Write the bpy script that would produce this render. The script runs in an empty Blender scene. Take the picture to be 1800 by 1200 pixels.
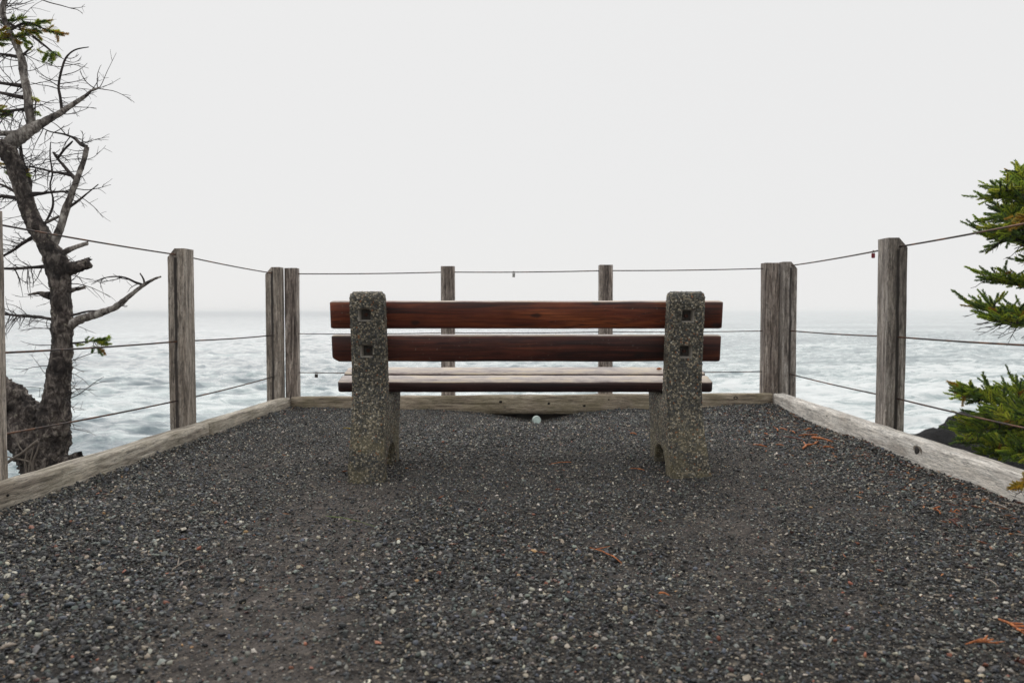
import bpy, bmesh, math, random
import numpy as np
from mathutils import Vector, Matrix, noise as mnoise

random.seed(7)
RNG = np.random.default_rng(7)
R = math.radians
SC = bpy.context.scene
COL = SC.collection

# ------------------------------------------------------------------ camera
CAM_H = 0.77
FPX = 1400.0
EYE = 550.0
PITCH = math.atan((600 - EYE) / FPX)
cam_d = bpy.data.cameras.new('camera')
cam = bpy.data.objects.new('camera', cam_d)
COL.objects.link(cam)
cam.location = (0, 0, CAM_H)
cam.rotation_euler = (R(90) - PITCH, 0, 0)
cam_d.sensor_width = 36
cam_d.lens = 28
cam_d.clip_start = 0.05
cam_d.clip_end = 20000
cam_d.dof.use_dof = True
cam_d.dof.focus_distance = 3.85
cam_d.dof.aperture_fstop = 4.2
SC.camera = cam

# ------------------------------------------------------------------ world, sun, exposure
SUN_EL, SUN_AZ = R(42), R(-16)      # azimuth measured from +Y (out to sea), negative = towards the dead tree
world = bpy.data.worlds.new('World')
SC.world = world
world.use_nodes = True
wn = world.node_tree
wn.nodes.clear()
w_out = wn.nodes.new('ShaderNodeOutputWorld')
w_sky = wn.nodes.new('ShaderNodeTexSky')
w_sky.sky_type = 'NISHITA'
w_sky.sun_disc = False
w_sky.sun_elevation = SUN_EL
w_sky.sun_rotation = SUN_AZ
w_b1 = wn.nodes.new('ShaderNodeBackground')
w_b1.inputs['Strength'].default_value = 0.002
w_b2 = wn.nodes.new('ShaderNodeBackground')
w_b2.inputs['Color'].default_value = (1.0, 0.998, 0.995, 1)
w_b2.inputs['Strength'].default_value = 0.825
w_add = wn.nodes.new('ShaderNodeAddShader')
wn.links.new(w_sky.outputs[0], w_b1.inputs['Color'])
wn.links.new(w_b1.outputs[0], w_add.inputs[0])
wn.links.new(w_b2.outputs[0], w_add.inputs[1])
wn.links.new(w_add.outputs[0], w_out.inputs['Surface'])

sun_d = bpy.data.lights.new('sun', 'SUN')
sun_d.energy = 1.5
sun_d.angle = R(75)
sun_d.color = (1.0, 0.965, 0.92)
sun = bpy.data.objects.new('sun', sun_d)
COL.objects.link(sun)
sdir = Vector((math.sin(SUN_AZ) * math.cos(SUN_EL), math.cos(SUN_AZ) * math.cos(SUN_EL), math.sin(SUN_EL)))
sun.rotation_euler = (-sdir).to_track_quat('-Z', 'Y').to_euler()
sun.location = (0, 0, 30)

SC.view_settings.view_transform = 'Standard'
SC.view_settings.look = 'None'
SC.view_settings.exposure = 0.0
SC.view_settings.gamma = 1.0
SC.view_settings.use_curve_mapping = False
SC.cycles.volume_bounces = 5
SC.cycles.max_bounces = 8
SC.cycles.use_denoising = True
SC.cycles.use_adaptive_sampling = False


# ------------------------------------------------------------------ measuring helpers
def ray(px, py):
    u = (px - 900) / FPX
    v = (600 - py) / FPX
    return Vector((u, math.cos(PITCH) + v * math.sin(PITCH), -math.sin(PITCH) + v * math.cos(PITCH)))


def P(px, py, y):
    d = ray(px, py)
    return Vector((0, 0, CAM_H)) + d * (y / d.y)


def G(px, py, z=0.0):
    d = ray(px, py)
    return Vector((0, 0, CAM_H)) + d * ((z - CAM_H) / d.z)


def smooth(e0, e1, x):
    t = np.clip((x - e0) / (e1 - e0), 0, 1)
    return t * t * (3 - 2 * t)


def fbm(p, oct=4):
    return mnoise.fractal(p, 1.0, 2.0, oct)


# ------------------------------------------------------------------ object helpers
def link_mesh(name, verts, faces, mat=None, parent=None, smooth_=False, kind=None):
    me = bpy.data.meshes.new(name)
    me.from_pydata(verts, [], faces)
    me.update()
    if mat:
        me.materials.append(mat)
    if smooth_:
        me.polygons.foreach_set('use_smooth', [True] * len(me.polygons))
    o = bpy.data.objects.new(name, me)
    COL.objects.link(o)
    if parent:
        o.parent = parent
    if kind:
        o['kind'] = kind
    return o


def empty(name, label, cat, loc=(0, 0, 0), group=None):
    o = bpy.data.objects.new(name, None)
    o.empty_display_size = 0.1
    COL.objects.link(o)
    o.location = loc
    o['label'] = label
    o['category'] = cat
    if group:
        o['group'] = group
    return o


def tag(o, label, cat, group=None, kind=None):
    o['label'] = label
    o['category'] = cat
    if group:
        o['group'] = group
    if kind:
        o['kind'] = kind
    return o


class Acc:
    """collects several shapes into one mesh"""
    def __init__(self):
        self.v = []
        self.f = []
        self.c = []

    def add(self, verts, faces, col=None):
        b = len(self.v)
        self.v.extend([tuple(q) for q in verts])
        self.f.extend([tuple(i + b for i in f) for f in faces])
        if col is not None:
            self.c.extend([col] * len(verts))

    def tube(self, pts, radii, sides=8, wob=0.0, seed=0.0, col=None, cap=True, jag=0.0):
        pts = [Vector(p) for p in pts]
        n = len(pts)
        t0 = (pts[1] - pts[0]).normalized()
        ref = Vector((0, 0, 1)) if abs(t0.z) < 0.9 else Vector((1, 0, 0))
        nrm = t0.cross(ref).normalized()
        vs = []
        for i in range(n):
            t = (pts[min(i + 1, n - 1)] - pts[max(i - 1, 0)]).normalized()
            nrm = (nrm - t * nrm.dot(t)).normalized()
            bi = t.cross(nrm)
            for k in range(sides):
                a = 2 * math.pi * k / sides
                r = radii[i]
                d = nrm * math.cos(a) + bi * math.sin(a)
                if wob:
                    q = pts[i] + d * r
                    r *= 1 + wob * mnoise.noise(q * 14 + Vector((seed, 0, 0))) + 0.6 * wob * mnoise.noise(q * 45) + 0.5 * wob * mnoise.noise(q * 95)
                v_ = pts[i] + d * r
                if jag and i == n - 1:
                    v_ = v_ + t * (jag * radii[i] * (0.2 + 1.3 * mnoise.noise(v_ * 120)))
                vs.append(v_)
        fs = []
        for i in range(n - 1):
            for k in range(sides):
                k2 = (k + 1) % sides
                fs.append((i * sides + k, i * sides + k2, (i + 1) * sides + k2, (i + 1) * sides + k))
        if cap:
            fs.append(tuple(range(sides))[::-1])
            fs.append(tuple((n - 1) * sides + k for k in range(sides)))
        self.add(vs, fs, col)

    def build(self, name, mat, parent=None, smooth_=True, kind=None):
        o = link_mesh(name, self.v, self.f, mat, parent, smooth_, kind)
        if self.c:
            at = o.data.attributes.new('tint', 'FLOAT_COLOR', 'POINT')
            at.data.foreach_set('color', np.array([(c[0], c[1], c[2], 1) for c in self.c], dtype=np.float32).ravel())
        return o


def catmull(pts, per=6):
    """resample a polyline; every point is (vector, radius)"""
    out = []
    n = len(pts)
    for i in range(n - 1):
        p0, p1, p2, p3 = pts[max(i - 1, 0)], pts[i], pts[i + 1], pts[min(i + 2, n - 1)]
        for k in range(per):
            t = k / per
            q = 0.5 * ((2 * p1[0]) + (p2[0] - p0[0]) * t + (2 * p0[0] - 5 * p1[0] + 4 * p2[0] - p3[0]) * t * t
                       + (3 * p1[0] - p0[0] - 3 * p2[0] + p3[0]) * t ** 3)
            out.append((q, p1[1] * (1 - t) + p2[1] * t))
    out.append(pts[-1])
    return out


# ------------------------------------------------------------------ material helpers
def new_mat(name):
    m = bpy.data.materials.new(name)
    m.use_nodes = True
    nt = m.node_tree
    nt.nodes.clear()
    out = nt.nodes.new('ShaderNodeOutputMaterial')
    b = nt.nodes.new('ShaderNodeBsdfPrincipled')
    nt.links.new(b.outputs[0], out.inputs['Surface'])
    return m, nt, b, out


def nd(nt, t, ins=None, **kw):
    n = nt.nodes.new(t)
    for k, v in kw.items():
        setattr(n, k, v)
    for k, v in (ins or {}).items():
        s = n.inputs[k]
        if isinstance(v, bpy.types.NodeSocket):
            nt.links.new(v, s)
        else:
            s.default_value = v
    return n


def ramp(nt, fac, stops, interp='LINEAR'):
    n = nt.nodes.new('ShaderNodeValToRGB')
    n.color_ramp.interpolation = interp
    el = n.color_ramp.elements
    while len(el) < len(stops):
        el.new(0.5)
    for e, (p, c) in zip(el, stops):
        e.position = p
        e.color = (c, c, c, 1) if not hasattr(c, '__len__') else (c[0], c[1], c[2], 1)
    nt.links.new(fac, n.inputs[0])
    return n.outputs[0]


def mix(nt, fac, a, b, mode='MIX'):
    n = nt.nodes.new('ShaderNodeMix')
    n.data_type = 'RGBA'
    n.blend_type = mode
    for i, v in ((0, fac), (6, a), (7, b)):
        if isinstance(v, bpy.types.NodeSocket):
            nt.links.new(v, n.inputs[i])
        elif i == 0:
            n.inputs[0].default_value = v
        else:
            n.inputs[i].default_value = (v[0], v[1], v[2], 1)
    return n.outputs[2]


def math_(nt, op, a, b=None, clamp=False):
    n = nt.nodes.new('ShaderNodeMath')
    n.operation = op
    n.use_clamp = clamp
    for i, v in ((0, a), (1, b)):
        if v is None:
            continue
        if isinstance(v, bpy.types.NodeSocket):
            nt.links.new(v, n.inputs[i])
        else:
            n.inputs[i].default_value = v
    return n.outputs[0]


def maprange(nt, v, a, b, c=0.0, d=1.0, interp='SMOOTHSTEP'):
    n = nd(nt, 'ShaderNodeMapRange', {'Value': v, 'From Min': a, 'From Max': b, 'To Min': c, 'To Max': d}, interpolation_type=interp)
    return n.outputs[0]


def obj_coords(nt, rnd=True):
    tc = nt.nodes.new('ShaderNodeTexCoord')
    if not rnd:
        return tc.outputs['Object'], tc
    oi = nt.nodes.new('ShaderNodeObjectInfo')
    s = nd(nt, 'ShaderNodeVectorMath', {0: oi.outputs['Random'], 1: (31.0, 47.0, 19.0)}, operation='MULTIPLY')
    a = nd(nt, 'ShaderNodeVectorMath', {0: tc.outputs['Object'], 1: s.outputs[0]}, operation='ADD')
    return a.outputs[0], tc


def wood(name, axis, dark, mid, light, stain=None, rough=0.8, contrast=1.0, green=0.0):
    m, nt, b, out = new_mat(name)
    co, tc = obj_coords(nt)

    def mapped(along, across):
        s = [across] * 3
        s[axis] = along
        return nd(nt, 'ShaderNodeMapping', {'Vector': co, 'Scale': s}).outputs[0]
    warp = nd(nt, 'ShaderNodeTexNoise', {'Vector': co, 'Scale': 6.0, 'Detail': 2.0})
    n1 = nd(nt, 'ShaderNodeTexNoise', {'Vector': mapped(2.2, 34), 'Scale': 1.0, 'Detail': 8.0, 'Roughness': 0.68, 'Distortion': 0.9})
    n2 = nd(nt, 'ShaderNodeTexNoise', {'Vector': mapped(9, 105), 'Scale': 1.0, 'Detail': 6.0, 'Roughness': 0.75, 'Distortion': 0.8})
    n6 = nd(nt, 'ShaderNodeTexNoise', {'Vector': mapped(22, 75), 'Scale': 1.0, 'Detail': 4.0, 'Roughness': 0.8, 'Distortion': 1.0})
    n3 = nd(nt, 'ShaderNodeTexNoise', {'Vector': mapped(2.5, 9), 'Scale': 1.0, 'Detail': 5.0, 'Roughness': 0.6})
    n4 = nd(nt, 'ShaderNodeTexNoise', {'Vector': mapped(7, 60), 'Scale': 1.0, 'Detail': 6.0, 'Roughness': 0.75, 'Distortion': 1.5})
    w = 0.17 / contrast
    c = ramp(nt, n1.outputs[0], [(0.5 - w, dark), (0.5, mid), (0.5 + w, light)])
    fine = ramp(nt, n2.outputs[0], [(0.34, 0.34), (0.5, 1.0), (0.66, 1.4)])
    c = mix(nt, 0.85, c, fine, 'MULTIPLY')
    c = mix(nt, 0.8 if axis == 2 else 0.4, c, ramp(nt, n6.outputs[0], [(0.36, 0.45), (0.5, 1.0), (0.64, 1.35)]), 'MULTIPLY')
    crack = ramp(nt, n4.outputs[0], [(0.34, 0.16), (0.45, 1.0)])
    c = mix(nt, 0.85, c, crack, 'MULTIPLY')
    blot = ramp(nt, n3.outputs[0], [(0.33, (0.62, 0.58, 0.55)), (0.5, (1, 1, 1)), (0.68, (1.15, 1.13, 1.1))])
    c = mix(nt, 0.9, c, blot, 'MULTIPLY')
    if green:
        gm = ramp(nt, warp.outputs[0], [(0.45, 0.0), (0.62, 1.0)])
        gm2 = math_(nt, 'MULTIPLY', gm, green)
        c = mix(nt, gm2, c, (0.19, 0.175, 0.075))
    if stain:
        # a rain-and-rust stain that runs down the face below the cable holes
        sx = nd(nt, 'ShaderNodeSeparateXYZ', {0: tc.outputs['Object']})
        wob = nd(nt, 'ShaderNodeTexNoise', {'Vector': mapped(5, 5), 'Scale': 1.0, 'Detail': 4.0})
        off = math_(nt, 'MULTIPLY', math_(nt, 'SUBTRACT', wob.outputs[0], 0.5), 0.02)
        xx = math_(nt, 'ABSOLUTE', math_(nt, 'ADD', math_(nt, 'SUBTRACT', sx.outputs[0], stain[0]), off))
        ms = maprange(nt, xx, stain[1], stain[1] * 0.4)
        zz = maprange(nt, sx.outputs[2], stain[2] + 0.004, stain[2] - 0.01)
        ms = math_(nt, 'MULTIPLY', math_(nt, 'MULTIPLY', ms, zz), ramp(nt, n3.outputs[0], [(0.25, 0.55), (0.5, 0.95)]))
        c = mix(nt, ms, c, (0.028, 0.022, 0.02))
    nt.links.new(c, b.inputs['Base Color'])
    b.inputs['Roughness'].default_value = rough
    h = math_(nt, 'ADD', math_(nt, 'MULTIPLY', n2.outputs[0], 0.8), n4.outputs[0])
    bp = nd(nt, 'ShaderNodeBump', {'Height': h, 'Strength': 0.9, 'Distance': 0.007})
    nt.links.new(bp.outputs[0], b.inputs['Normal'])
    return m


POST_Z0 = -0.25
M_post_l = wood('weathered_post_wood', 2, (0.12, 0.098, 0.08), (0.35, 0.30, 0.25), (0.58, 0.52, 0.455), stain=(-0.003, 0.014, 1.11))
M_post_r = wood('weathered_post_wood_grey', 2, (0.115, 0.096, 0.082), (0.33, 0.29, 0.255), (0.58, 0.535, 0.49), stain=(0.004, 0.013, 1.14))
M_post_f = wood('weathered_post_wood_dark', 2, (0.075, 0.057, 0.05), (0.29, 0.24, 0.205), (0.60, 0.53, 0.47), contrast=1.2)
M_beam_l = wood('grey_beam_wood', 1, (0.17, 0.145, 0.115), (0.46, 0.41, 0.335), (0.68, 0.63, 0.54), green=0.15)
M_beam_r = wood('silver_beam_wood', 1, (0.36, 0.33, 0.30), (0.74, 0.70, 0.64), (0.86, 0.83, 0.78), contrast=0.8)
M_beam_f = wood('brown_beam_wood', 0, (0.15, 0.115, 0.08), (0.38, 0.315, 0.235), (0.58, 0.50, 0.39), green=0.3)


def plank_mat(name, dark, mid, light, wear_sheen_amt, gloss=0.42):
    m, nt, b, out = new_mat(name)
    co, tc = obj_coords(nt)
    mp = nd(nt, 'ShaderNodeMapping', {'Vector': co, 'Scale': (1.3, 22, 22)}).outputs[0]
    mp2 = nd(nt, 'ShaderNodeMapping', {'Vector': co, 'Scale': (3.2, 95, 95)}).outputs[0]
    mp3 = nd(nt, 'ShaderNodeMapping', {'Vector': co, 'Scale': (5, 18, 18)}).outputs[0]
    n1 = nd(nt, 'ShaderNodeTexNoise', {'Vector': mp, 'Scale': 1.0, 'Detail': 7.0, 'Roughness': 0.62, 'Distortion': 0.7})
    n2 = nd(nt, 'ShaderNodeTexNoise', {'Vector': mp2, 'Scale': 1.0, 'Detail': 4.0, 'Roughness': 0.6})
    n3 = nd(nt, 'ShaderNodeTexNoise', {'Vector': mp3, 'Scale': 1.0, 'Detail': 7.0, 'Roughness': 0.72})
    n5 = nd(nt, 'ShaderNodeTexNoise', {'Vector': co, 'Scale': 2.6, 'Detail': 5.0, 'Roughness': 0.6})
    c = ramp(nt, n1.outputs[0], [(0.36, dark), (0.5, mid), (0.64, light)])
    c = mix(nt, 0.75, c, ramp(nt, n2.outputs[0], [(0.34, 0.35), (0.48, 1.0), (0.66, 1.3)]), 'MULTIPLY')
    # drying checks along the grain and patches where the stain has flaked to ochre
    mp7 = nd(nt, 'ShaderNodeMapping', {'Vector': co, 'Scale': (1.1, 42, 42)}).outputs[0]
    n7 = nd(nt, 'ShaderNodeTexNoise', {'Vector': mp7, 'Scale': 1.0, 'Detail': 3.0, 'Roughness': 0.5, 'Distortion': 1.2})
    line = ramp(nt, n7.outputs[0], [(0.468, 0.0), (0.5, 1.0), (0.532, 0.0)])
    c = mix(nt, math_(nt, 'MULTIPLY', line, maprange(nt, n5.outputs[0], 0.40, 0.56, 0.15, 0.9)), c, (0.012, 0.007, 0.006))
    flk = math_(nt, 'MULTIPLY', maprange(nt, n3.outputs[0], 0.60, 0.68), maprange(nt, n5.outputs[0], 0.50, 0.64))
    c = mix(nt, math_(nt, 'MULTIPLY', flk, 0.6), c, (0.30, 0.15, 0.045))
    c = mix(nt, 0.75, c, ramp(nt, n5.outputs[0], [(0.32, (0.35, 0.33, 0.36)), (0.56, (1.0, 1.0, 1.0)), (0.72, (1.25, 1.15, 1.0))]), 'MULTIPLY')
    # knots: a few dark ovals
    sk = nd(nt, 'ShaderNodeSeparateXYZ', {0: co})
    kw = nd(nt, 'ShaderNodeTexNoise', {'Vector': co, 'Scale': 22.0, 'Detail': 3.0})
    kx = math_(nt, 'ADD', math_(nt, 'MULTIPLY', sk.outputs[0], 2.3), math_(nt, 'MULTIPLY', kw.outputs[0], 0.07))
    kz = math_(nt, 'ADD', math_(nt, 'MULTIPLY', sk.outputs[2], 4.6), math_(nt, 'MULTIPLY', kw.outputs[0], 0.05))
    kv = nd(nt, 'ShaderNodeCombineXYZ', {0: kx, 1: kz})
    vor = nd(nt, 'ShaderNodeTexVoronoi', {'Vector': kv.outputs[0], 'Scale': 1.0}, voronoi_dimensions='2D')
    kn = maprange(nt, vor.outputs['Distance'], 0.075, 0.03)
    c = mix(nt, math_(nt, 'MULTIPLY', kn, 0.75), c, (0.012, 0.008, 0.008))
    # pale scuffs and specks of bird lime and lichen
    sp = nd(nt, 'ShaderNodeTexNoise', {'Vector': co, 'Scale': 85.0, 'Detail': 3.0})
    sm = math_(nt, 'MULTIPLY', maprange(nt, sp.outputs[0], 0.66, 0.72), maprange(nt, n5.outputs[0], 0.42, 0.62))
    c = mix(nt, math_(nt, 'MULTIPLY', sm, 0.45), c, (0.25, 0.22, 0.17))
    # worn upper faces where the stain has gone, sky sheen painted in too
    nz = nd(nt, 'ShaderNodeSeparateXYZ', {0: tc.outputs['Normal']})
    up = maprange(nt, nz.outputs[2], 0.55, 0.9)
    wear_sheen = math_(nt, 'MULTIPLY', up, math_(nt, 'ADD', ramp(nt, n3.outputs[0], [(0.35, 0.4), (0.6, 1.0)]), 0.0))
    wear_sheen = math_(nt, 'MULTIPLY', wear_sheen, wear_sheen_amt)
    wear_sheen_col = ramp(nt, n3.outputs[0], [(0.34, (0.16, 0.10, 0.085)), (0.46, (0.44, 0.36, 0.32)), (0.56, (0.54, 0.45, 0.36)), (0.66, (0.52, 0.42, 0.25))])
    c = mix(nt, wear_sheen, c, wear_sheen_col)
    nt.links.new(c, b.inputs['Base Color'])
    rg = ramp(nt, n3.outputs[0], [(0.3, gloss - 0.08), (0.7, gloss + 0.16)])
    nt.links.new(rg, b.inputs['Roughness'])
    h = math_(nt, 'ADD', n2.outputs[0], math_(nt, 'MULTIPLY', n3.outputs[0], 0.6))
    bp = nd(nt, 'ShaderNodeBump', {'Height': h, 'Strength': 0.35, 'Distance': 0.002})
    nt.links.new(bp.outputs[0], b.inputs['Normal'])
    return m


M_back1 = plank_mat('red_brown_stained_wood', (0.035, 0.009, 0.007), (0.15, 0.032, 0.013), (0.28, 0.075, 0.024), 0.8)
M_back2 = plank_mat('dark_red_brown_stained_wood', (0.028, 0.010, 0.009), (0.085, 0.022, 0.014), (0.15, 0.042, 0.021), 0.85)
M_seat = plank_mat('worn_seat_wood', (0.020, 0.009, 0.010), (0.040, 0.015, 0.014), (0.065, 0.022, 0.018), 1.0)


def aggregate():
    m, nt, b, out = new_mat('exposed_aggregate_concrete')
    co, tc = obj_coords(nt)
    wn_ = nd(nt, 'ShaderNodeTexNoise', {'Vector': co, 'Scale': 60.0, 'Detail': 2.0})
    off = nd(nt, 'ShaderNodeVectorMath', {0: wn_.outputs['Color'], 1: (0.006, 0.006, 0.006)}, operation='MULTIPLY')
    c2 = nd(nt, 'ShaderNodeVectorMath', {0: co, 1: off.outputs[0]}, operation='ADD').outputs[0]
    vor = nd(nt, 'ShaderNodeTexVoronoi', {'Vector': c2, 'Scale': 132.0, 'Randomness': 1.0})
    sc = nd(nt, 'ShaderNodeSeparateColor', {0: vor.outputs['Color']})
    col = ramp(nt, sc.outputs[0], [(0.0, (0.060, 0.056, 0.047)), (0.16, (0.100, 0.095, 0.078)), (0.36, (0.12, 0.118, 0.105)), (0.48, (0.06, 0.066, 0.07)),
                                   (0.58, (0.18, 0.165, 0.13)), (0.72, (0.29, 0.25, 0.18)), (0.86, (0.38, 0.33, 0.24)), (0.94, (0.50, 0.46, 0.38)), (0.975, (0.26, 0.12, 0.06))], 'CONSTANT')
    dist = vor.outputs['Distance']
    mortar = maprange(nt, dist, 0.50, 0.74)
    col = mix(nt, math_(nt, 'MULTIPLY', mortar, 0.8), col, (0.034, 0.031, 0.023))
    # lichen and soil stains near the foot
    sx = nd(nt, 'ShaderNodeSeparateXYZ', {0: tc.outputs['Object']})
    big = nd(nt, 'ShaderNodeTexNoise', {'Vector': co, 'Scale': 9.0, 'Detail': 5.0})
    foot = math_(nt, 'MULTIPLY', maprange(nt, sx.outputs[2], 0.36, 0.02), maprange(nt, big.outputs[0], 0.38, 0.6))
    col = mix(nt, math_(nt, 'MULTIPLY', foot, 0.55), col, (0.15, 0.125, 0.06))
    col = mix(nt, 0.7, col, ramp(nt, big.outputs[0], [(0.33, 0.6), (0.6, 1.15)]), 'MULTIPLY')
    nt.links.new(col, b.inputs['Base Color'])
    b.inputs['Roughness'].default_value = 0.62
    b.inputs['Specular IOR Level'].default_value = 0.25
    h = maprange(nt, dist, 0.0, 0.62, 1.0, 0.0, 'SMOOTHERSTEP')
    hh = math_(nt, 'MULTIPLY', h, math_(nt, 'ADD', math_(nt, 'MULTIPLY', sc.outputs[1], 0.8), 0.3))
    dp = nd(nt, 'ShaderNodeDisplacement', {'Height': hh, 'Midlevel': 0.3, 'Scale': 0.0042})
    nt.links.new(dp.outputs[0], out.inputs['Displacement'])
    m.displacement_method = 'BOTH'
    return m


M_agg = aggregate()


def simple(name, col, rough=0.6, metal=0.0, var=0.0, scale=40.0, col2=None, bump=0.0, thr=(0.4, 0.65)):
    m, nt, b, out = new_mat(name)
    co, tc = obj_coords(nt)
    n = nd(nt, 'ShaderNodeTexNoise', {'Vector': co, 'Scale': scale, 'Detail': 5.0, 'Roughness': 0.65})
    c2 = col2 if col2 else tuple(x * (1 - var) for x in col)
    c = ramp(nt, n.outputs[0], [(thr[0], col), (thr[1], c2)])
    nt.links.new(c, b.inputs['Base Color'])
    b.inputs['Roughness'].default_value = rough
    b.inputs['Metallic'].default_value = metal
    if bump:
        bp = nd(nt, 'ShaderNodeBump', {'Height': n.outputs[0], 'Strength': 0.8, 'Distance': bump})
        nt.links.new(bp.outputs[0], b.inputs['Normal'])
    return m


M_cement = simple('smooth_recess_cement', (0.52, 0.48, 0.42), 0.8, var=0.35, scale=60, bump=0.001)
M_shadecement = simple('shaded_recess_cement', (0.05, 0.045, 0.04), 0.9, col2=(0.09, 0.08, 0.07), scale=90)  # recess back: the shade inside the hole is put into this colour
M_bolt = simple('rusty_bolt_steel', (0.05, 0.025, 0.018), 0.7, 0.5, col2=(0.10, 0.035, 0.018), scale=200)
M_wire = simple('rusty_steel_cable', (0.035, 0.024, 0.022), 0.55, 0.5, col2=(0.15, 0.065, 0.03), scale=9, thr=(0.48, 0.62))
M_brass = simple('dull_brass', (0.30, 0.20, 0.10), 0.45, 0.8, var=0.5, scale=150)
M_steel = simple('dull_steel', (0.45, 0.44, 0.42), 0.4, 0.9, var=0.35, scale=150)
M_red = simple('red_lock_paint', (0.30, 0.012, 0.025), 0.35, 0.0, var=0.3, scale=90)
M_black = simple('black_lock_paint', (0.02, 0.018, 0.016), 0.4, 0.0, col2=(0.06, 0.04, 0.03), scale=90)
M_knot = simple('dark_wood_knot', (0.018, 0.014, 0.012), 0.85, var=0.4, scale=200, bump=0.002)
M_knot_edge = simple('knot_surround', (0.10, 0.08, 0.06), 0.85, col2=(0.22, 0.19, 0.15), scale=120, bump=0.002)
M_cup = simple('pale_mint_plastic', (0.74, 0.88, 0.83), 0.3, var=0.12, scale=18)
M_orange = simple('orange_cedar_bark', (0.58, 0.20, 0.065), 0.8, col2=(0.22, 0.07, 0.03), scale=120, bump=0.001)
M_rust = simple('dark_red_bark', (0.075, 0.022, 0.014), 0.75, col2=(0.14, 0.045, 0.025), scale=120, bump=0.001)
M_pale = simple('bleached_twig_wood', (0.42, 0.36, 0.30), 0.85, col2=(0.24, 0.19, 0.15), scale=150, bump=0.001)
M_darktwig = simple('dark_twig_bark', (0.05, 0.035, 0.03), 0.85, col2=(0.10, 0.07, 0.06), scale=150, bump=0.001)
M_green = simple('green_grass_blade', (0.10, 0.16, 0.03), 0.5, col2=(0.16, 0.17, 0.04), scale=60)
M_soil = simple('dark_headland_soil', (0.03, 0.026, 0.022), 0.95, col2=(0.06, 0.05, 0.04), scale=5, bump=0.02)
M_dry = simple('bare_shrub_stem', (0.20, 0.17, 0.14), 0.85, col2=(0.11, 0.09, 0.075), scale=60, bump=0.001)


def bark(name, dark, mid, light, lichen=0.35):
    m, nt, b, out = new_mat(name)
    co, tc = obj_coords(nt, False)
    mp = nd(nt, 'ShaderNodeMapping', {'Vector': co, 'Scale': (1.0, 1.0, 0.55)}).outputs[0]
    n1 = nd(nt, 'ShaderNodeTexNoise', {'Vector': mp, 'Scale': 26.0, 'Detail': 8.0, 'Roughness': 0.7, 'Distortion': 0.6})
    n2 = nd(nt, 'ShaderNodeTexNoise', {'Vector': co, 'Scale': 9.0, 'Detail': 6.0, 'Roughness': 0.65})
    n3 = nd(nt, 'ShaderNodeTexNoise', {'Vector': co, 'Scale': 48.0, 'Detail': 5.0})
    vor = nd(nt, 'ShaderNodeTexVoronoi', {'Vector': mp, 'Scale': 46.0})
    c = ramp(nt, n1.outputs[0], [(0.40, dark), (0.51, mid), (0.62, light)])
    c = mix(nt, 0.7, c, ramp(nt, n2.outputs[0], [(0.4, 0.4), (0.6, 1.6)]), 'MULTIPLY')
    lm = math_(nt, 'MULTIPLY', maprange(nt, n3.outputs[0], 0.60, 0.68), maprange(nt, n2.outputs[0], 0.48, 0.6))
    c = mix(nt, math_(nt, 'MULTIPLY', lm, lichen), c, (0.40, 0.38, 0.28))
    nt.links.new(c, b.inputs['Base Color'])
    b.inputs['Roughness'].default_value = 0.85
    h = math_(nt, 'ADD', n1.outputs[0], math_(nt, 'MULTIPLY', vor.outputs['Distance'], 0.5))
    bp = nd(nt, 'ShaderNodeBump', {'Height': h, 'Strength': 1.0, 'Distance': 0.02})
    nt.links.new(bp.outputs[0], b.inputs['Normal'])
    return m


M_bark = bark('dark_spruce_bark', (0.016, 0.011, 0.010), (0.068, 0.054, 0.047), (0.26, 0.225, 0.195), 0.7)
M_bark_grey = bark('grey_limb_bark', (0.06, 0.048, 0.044), (0.22, 0.195, 0.175), (0.46, 0.43, 0.39), 0.5)
M_twig = bark('dead_twig_bark', (0.022, 0.017, 0.017), (0.045, 0.035, 0.033), (0.09, 0.075, 0.07), 0.0)


def needle_mat():
    m, nt, b, out = new_mat('spruce_needles')
    at = nd(nt, 'ShaderNodeAttribute', attribute_name='tint')
    nt.links.new(at.outputs['Color'], b.inputs['Base Color'])
    b.inputs['Roughness'].default_value = 0.5
    tr = nd(nt, 'ShaderNodeBsdfTranslucent', {'Color': at.outputs['Color']})
    mx = nd(nt, 'ShaderNodeMixShader', {0: 0.55, 1: b.outputs[0], 2: tr.outputs[0]})
    nt.links.new(mx.outputs[0], out.inputs['Surface'])
    return m


M_needle = needle_mat()


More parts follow.
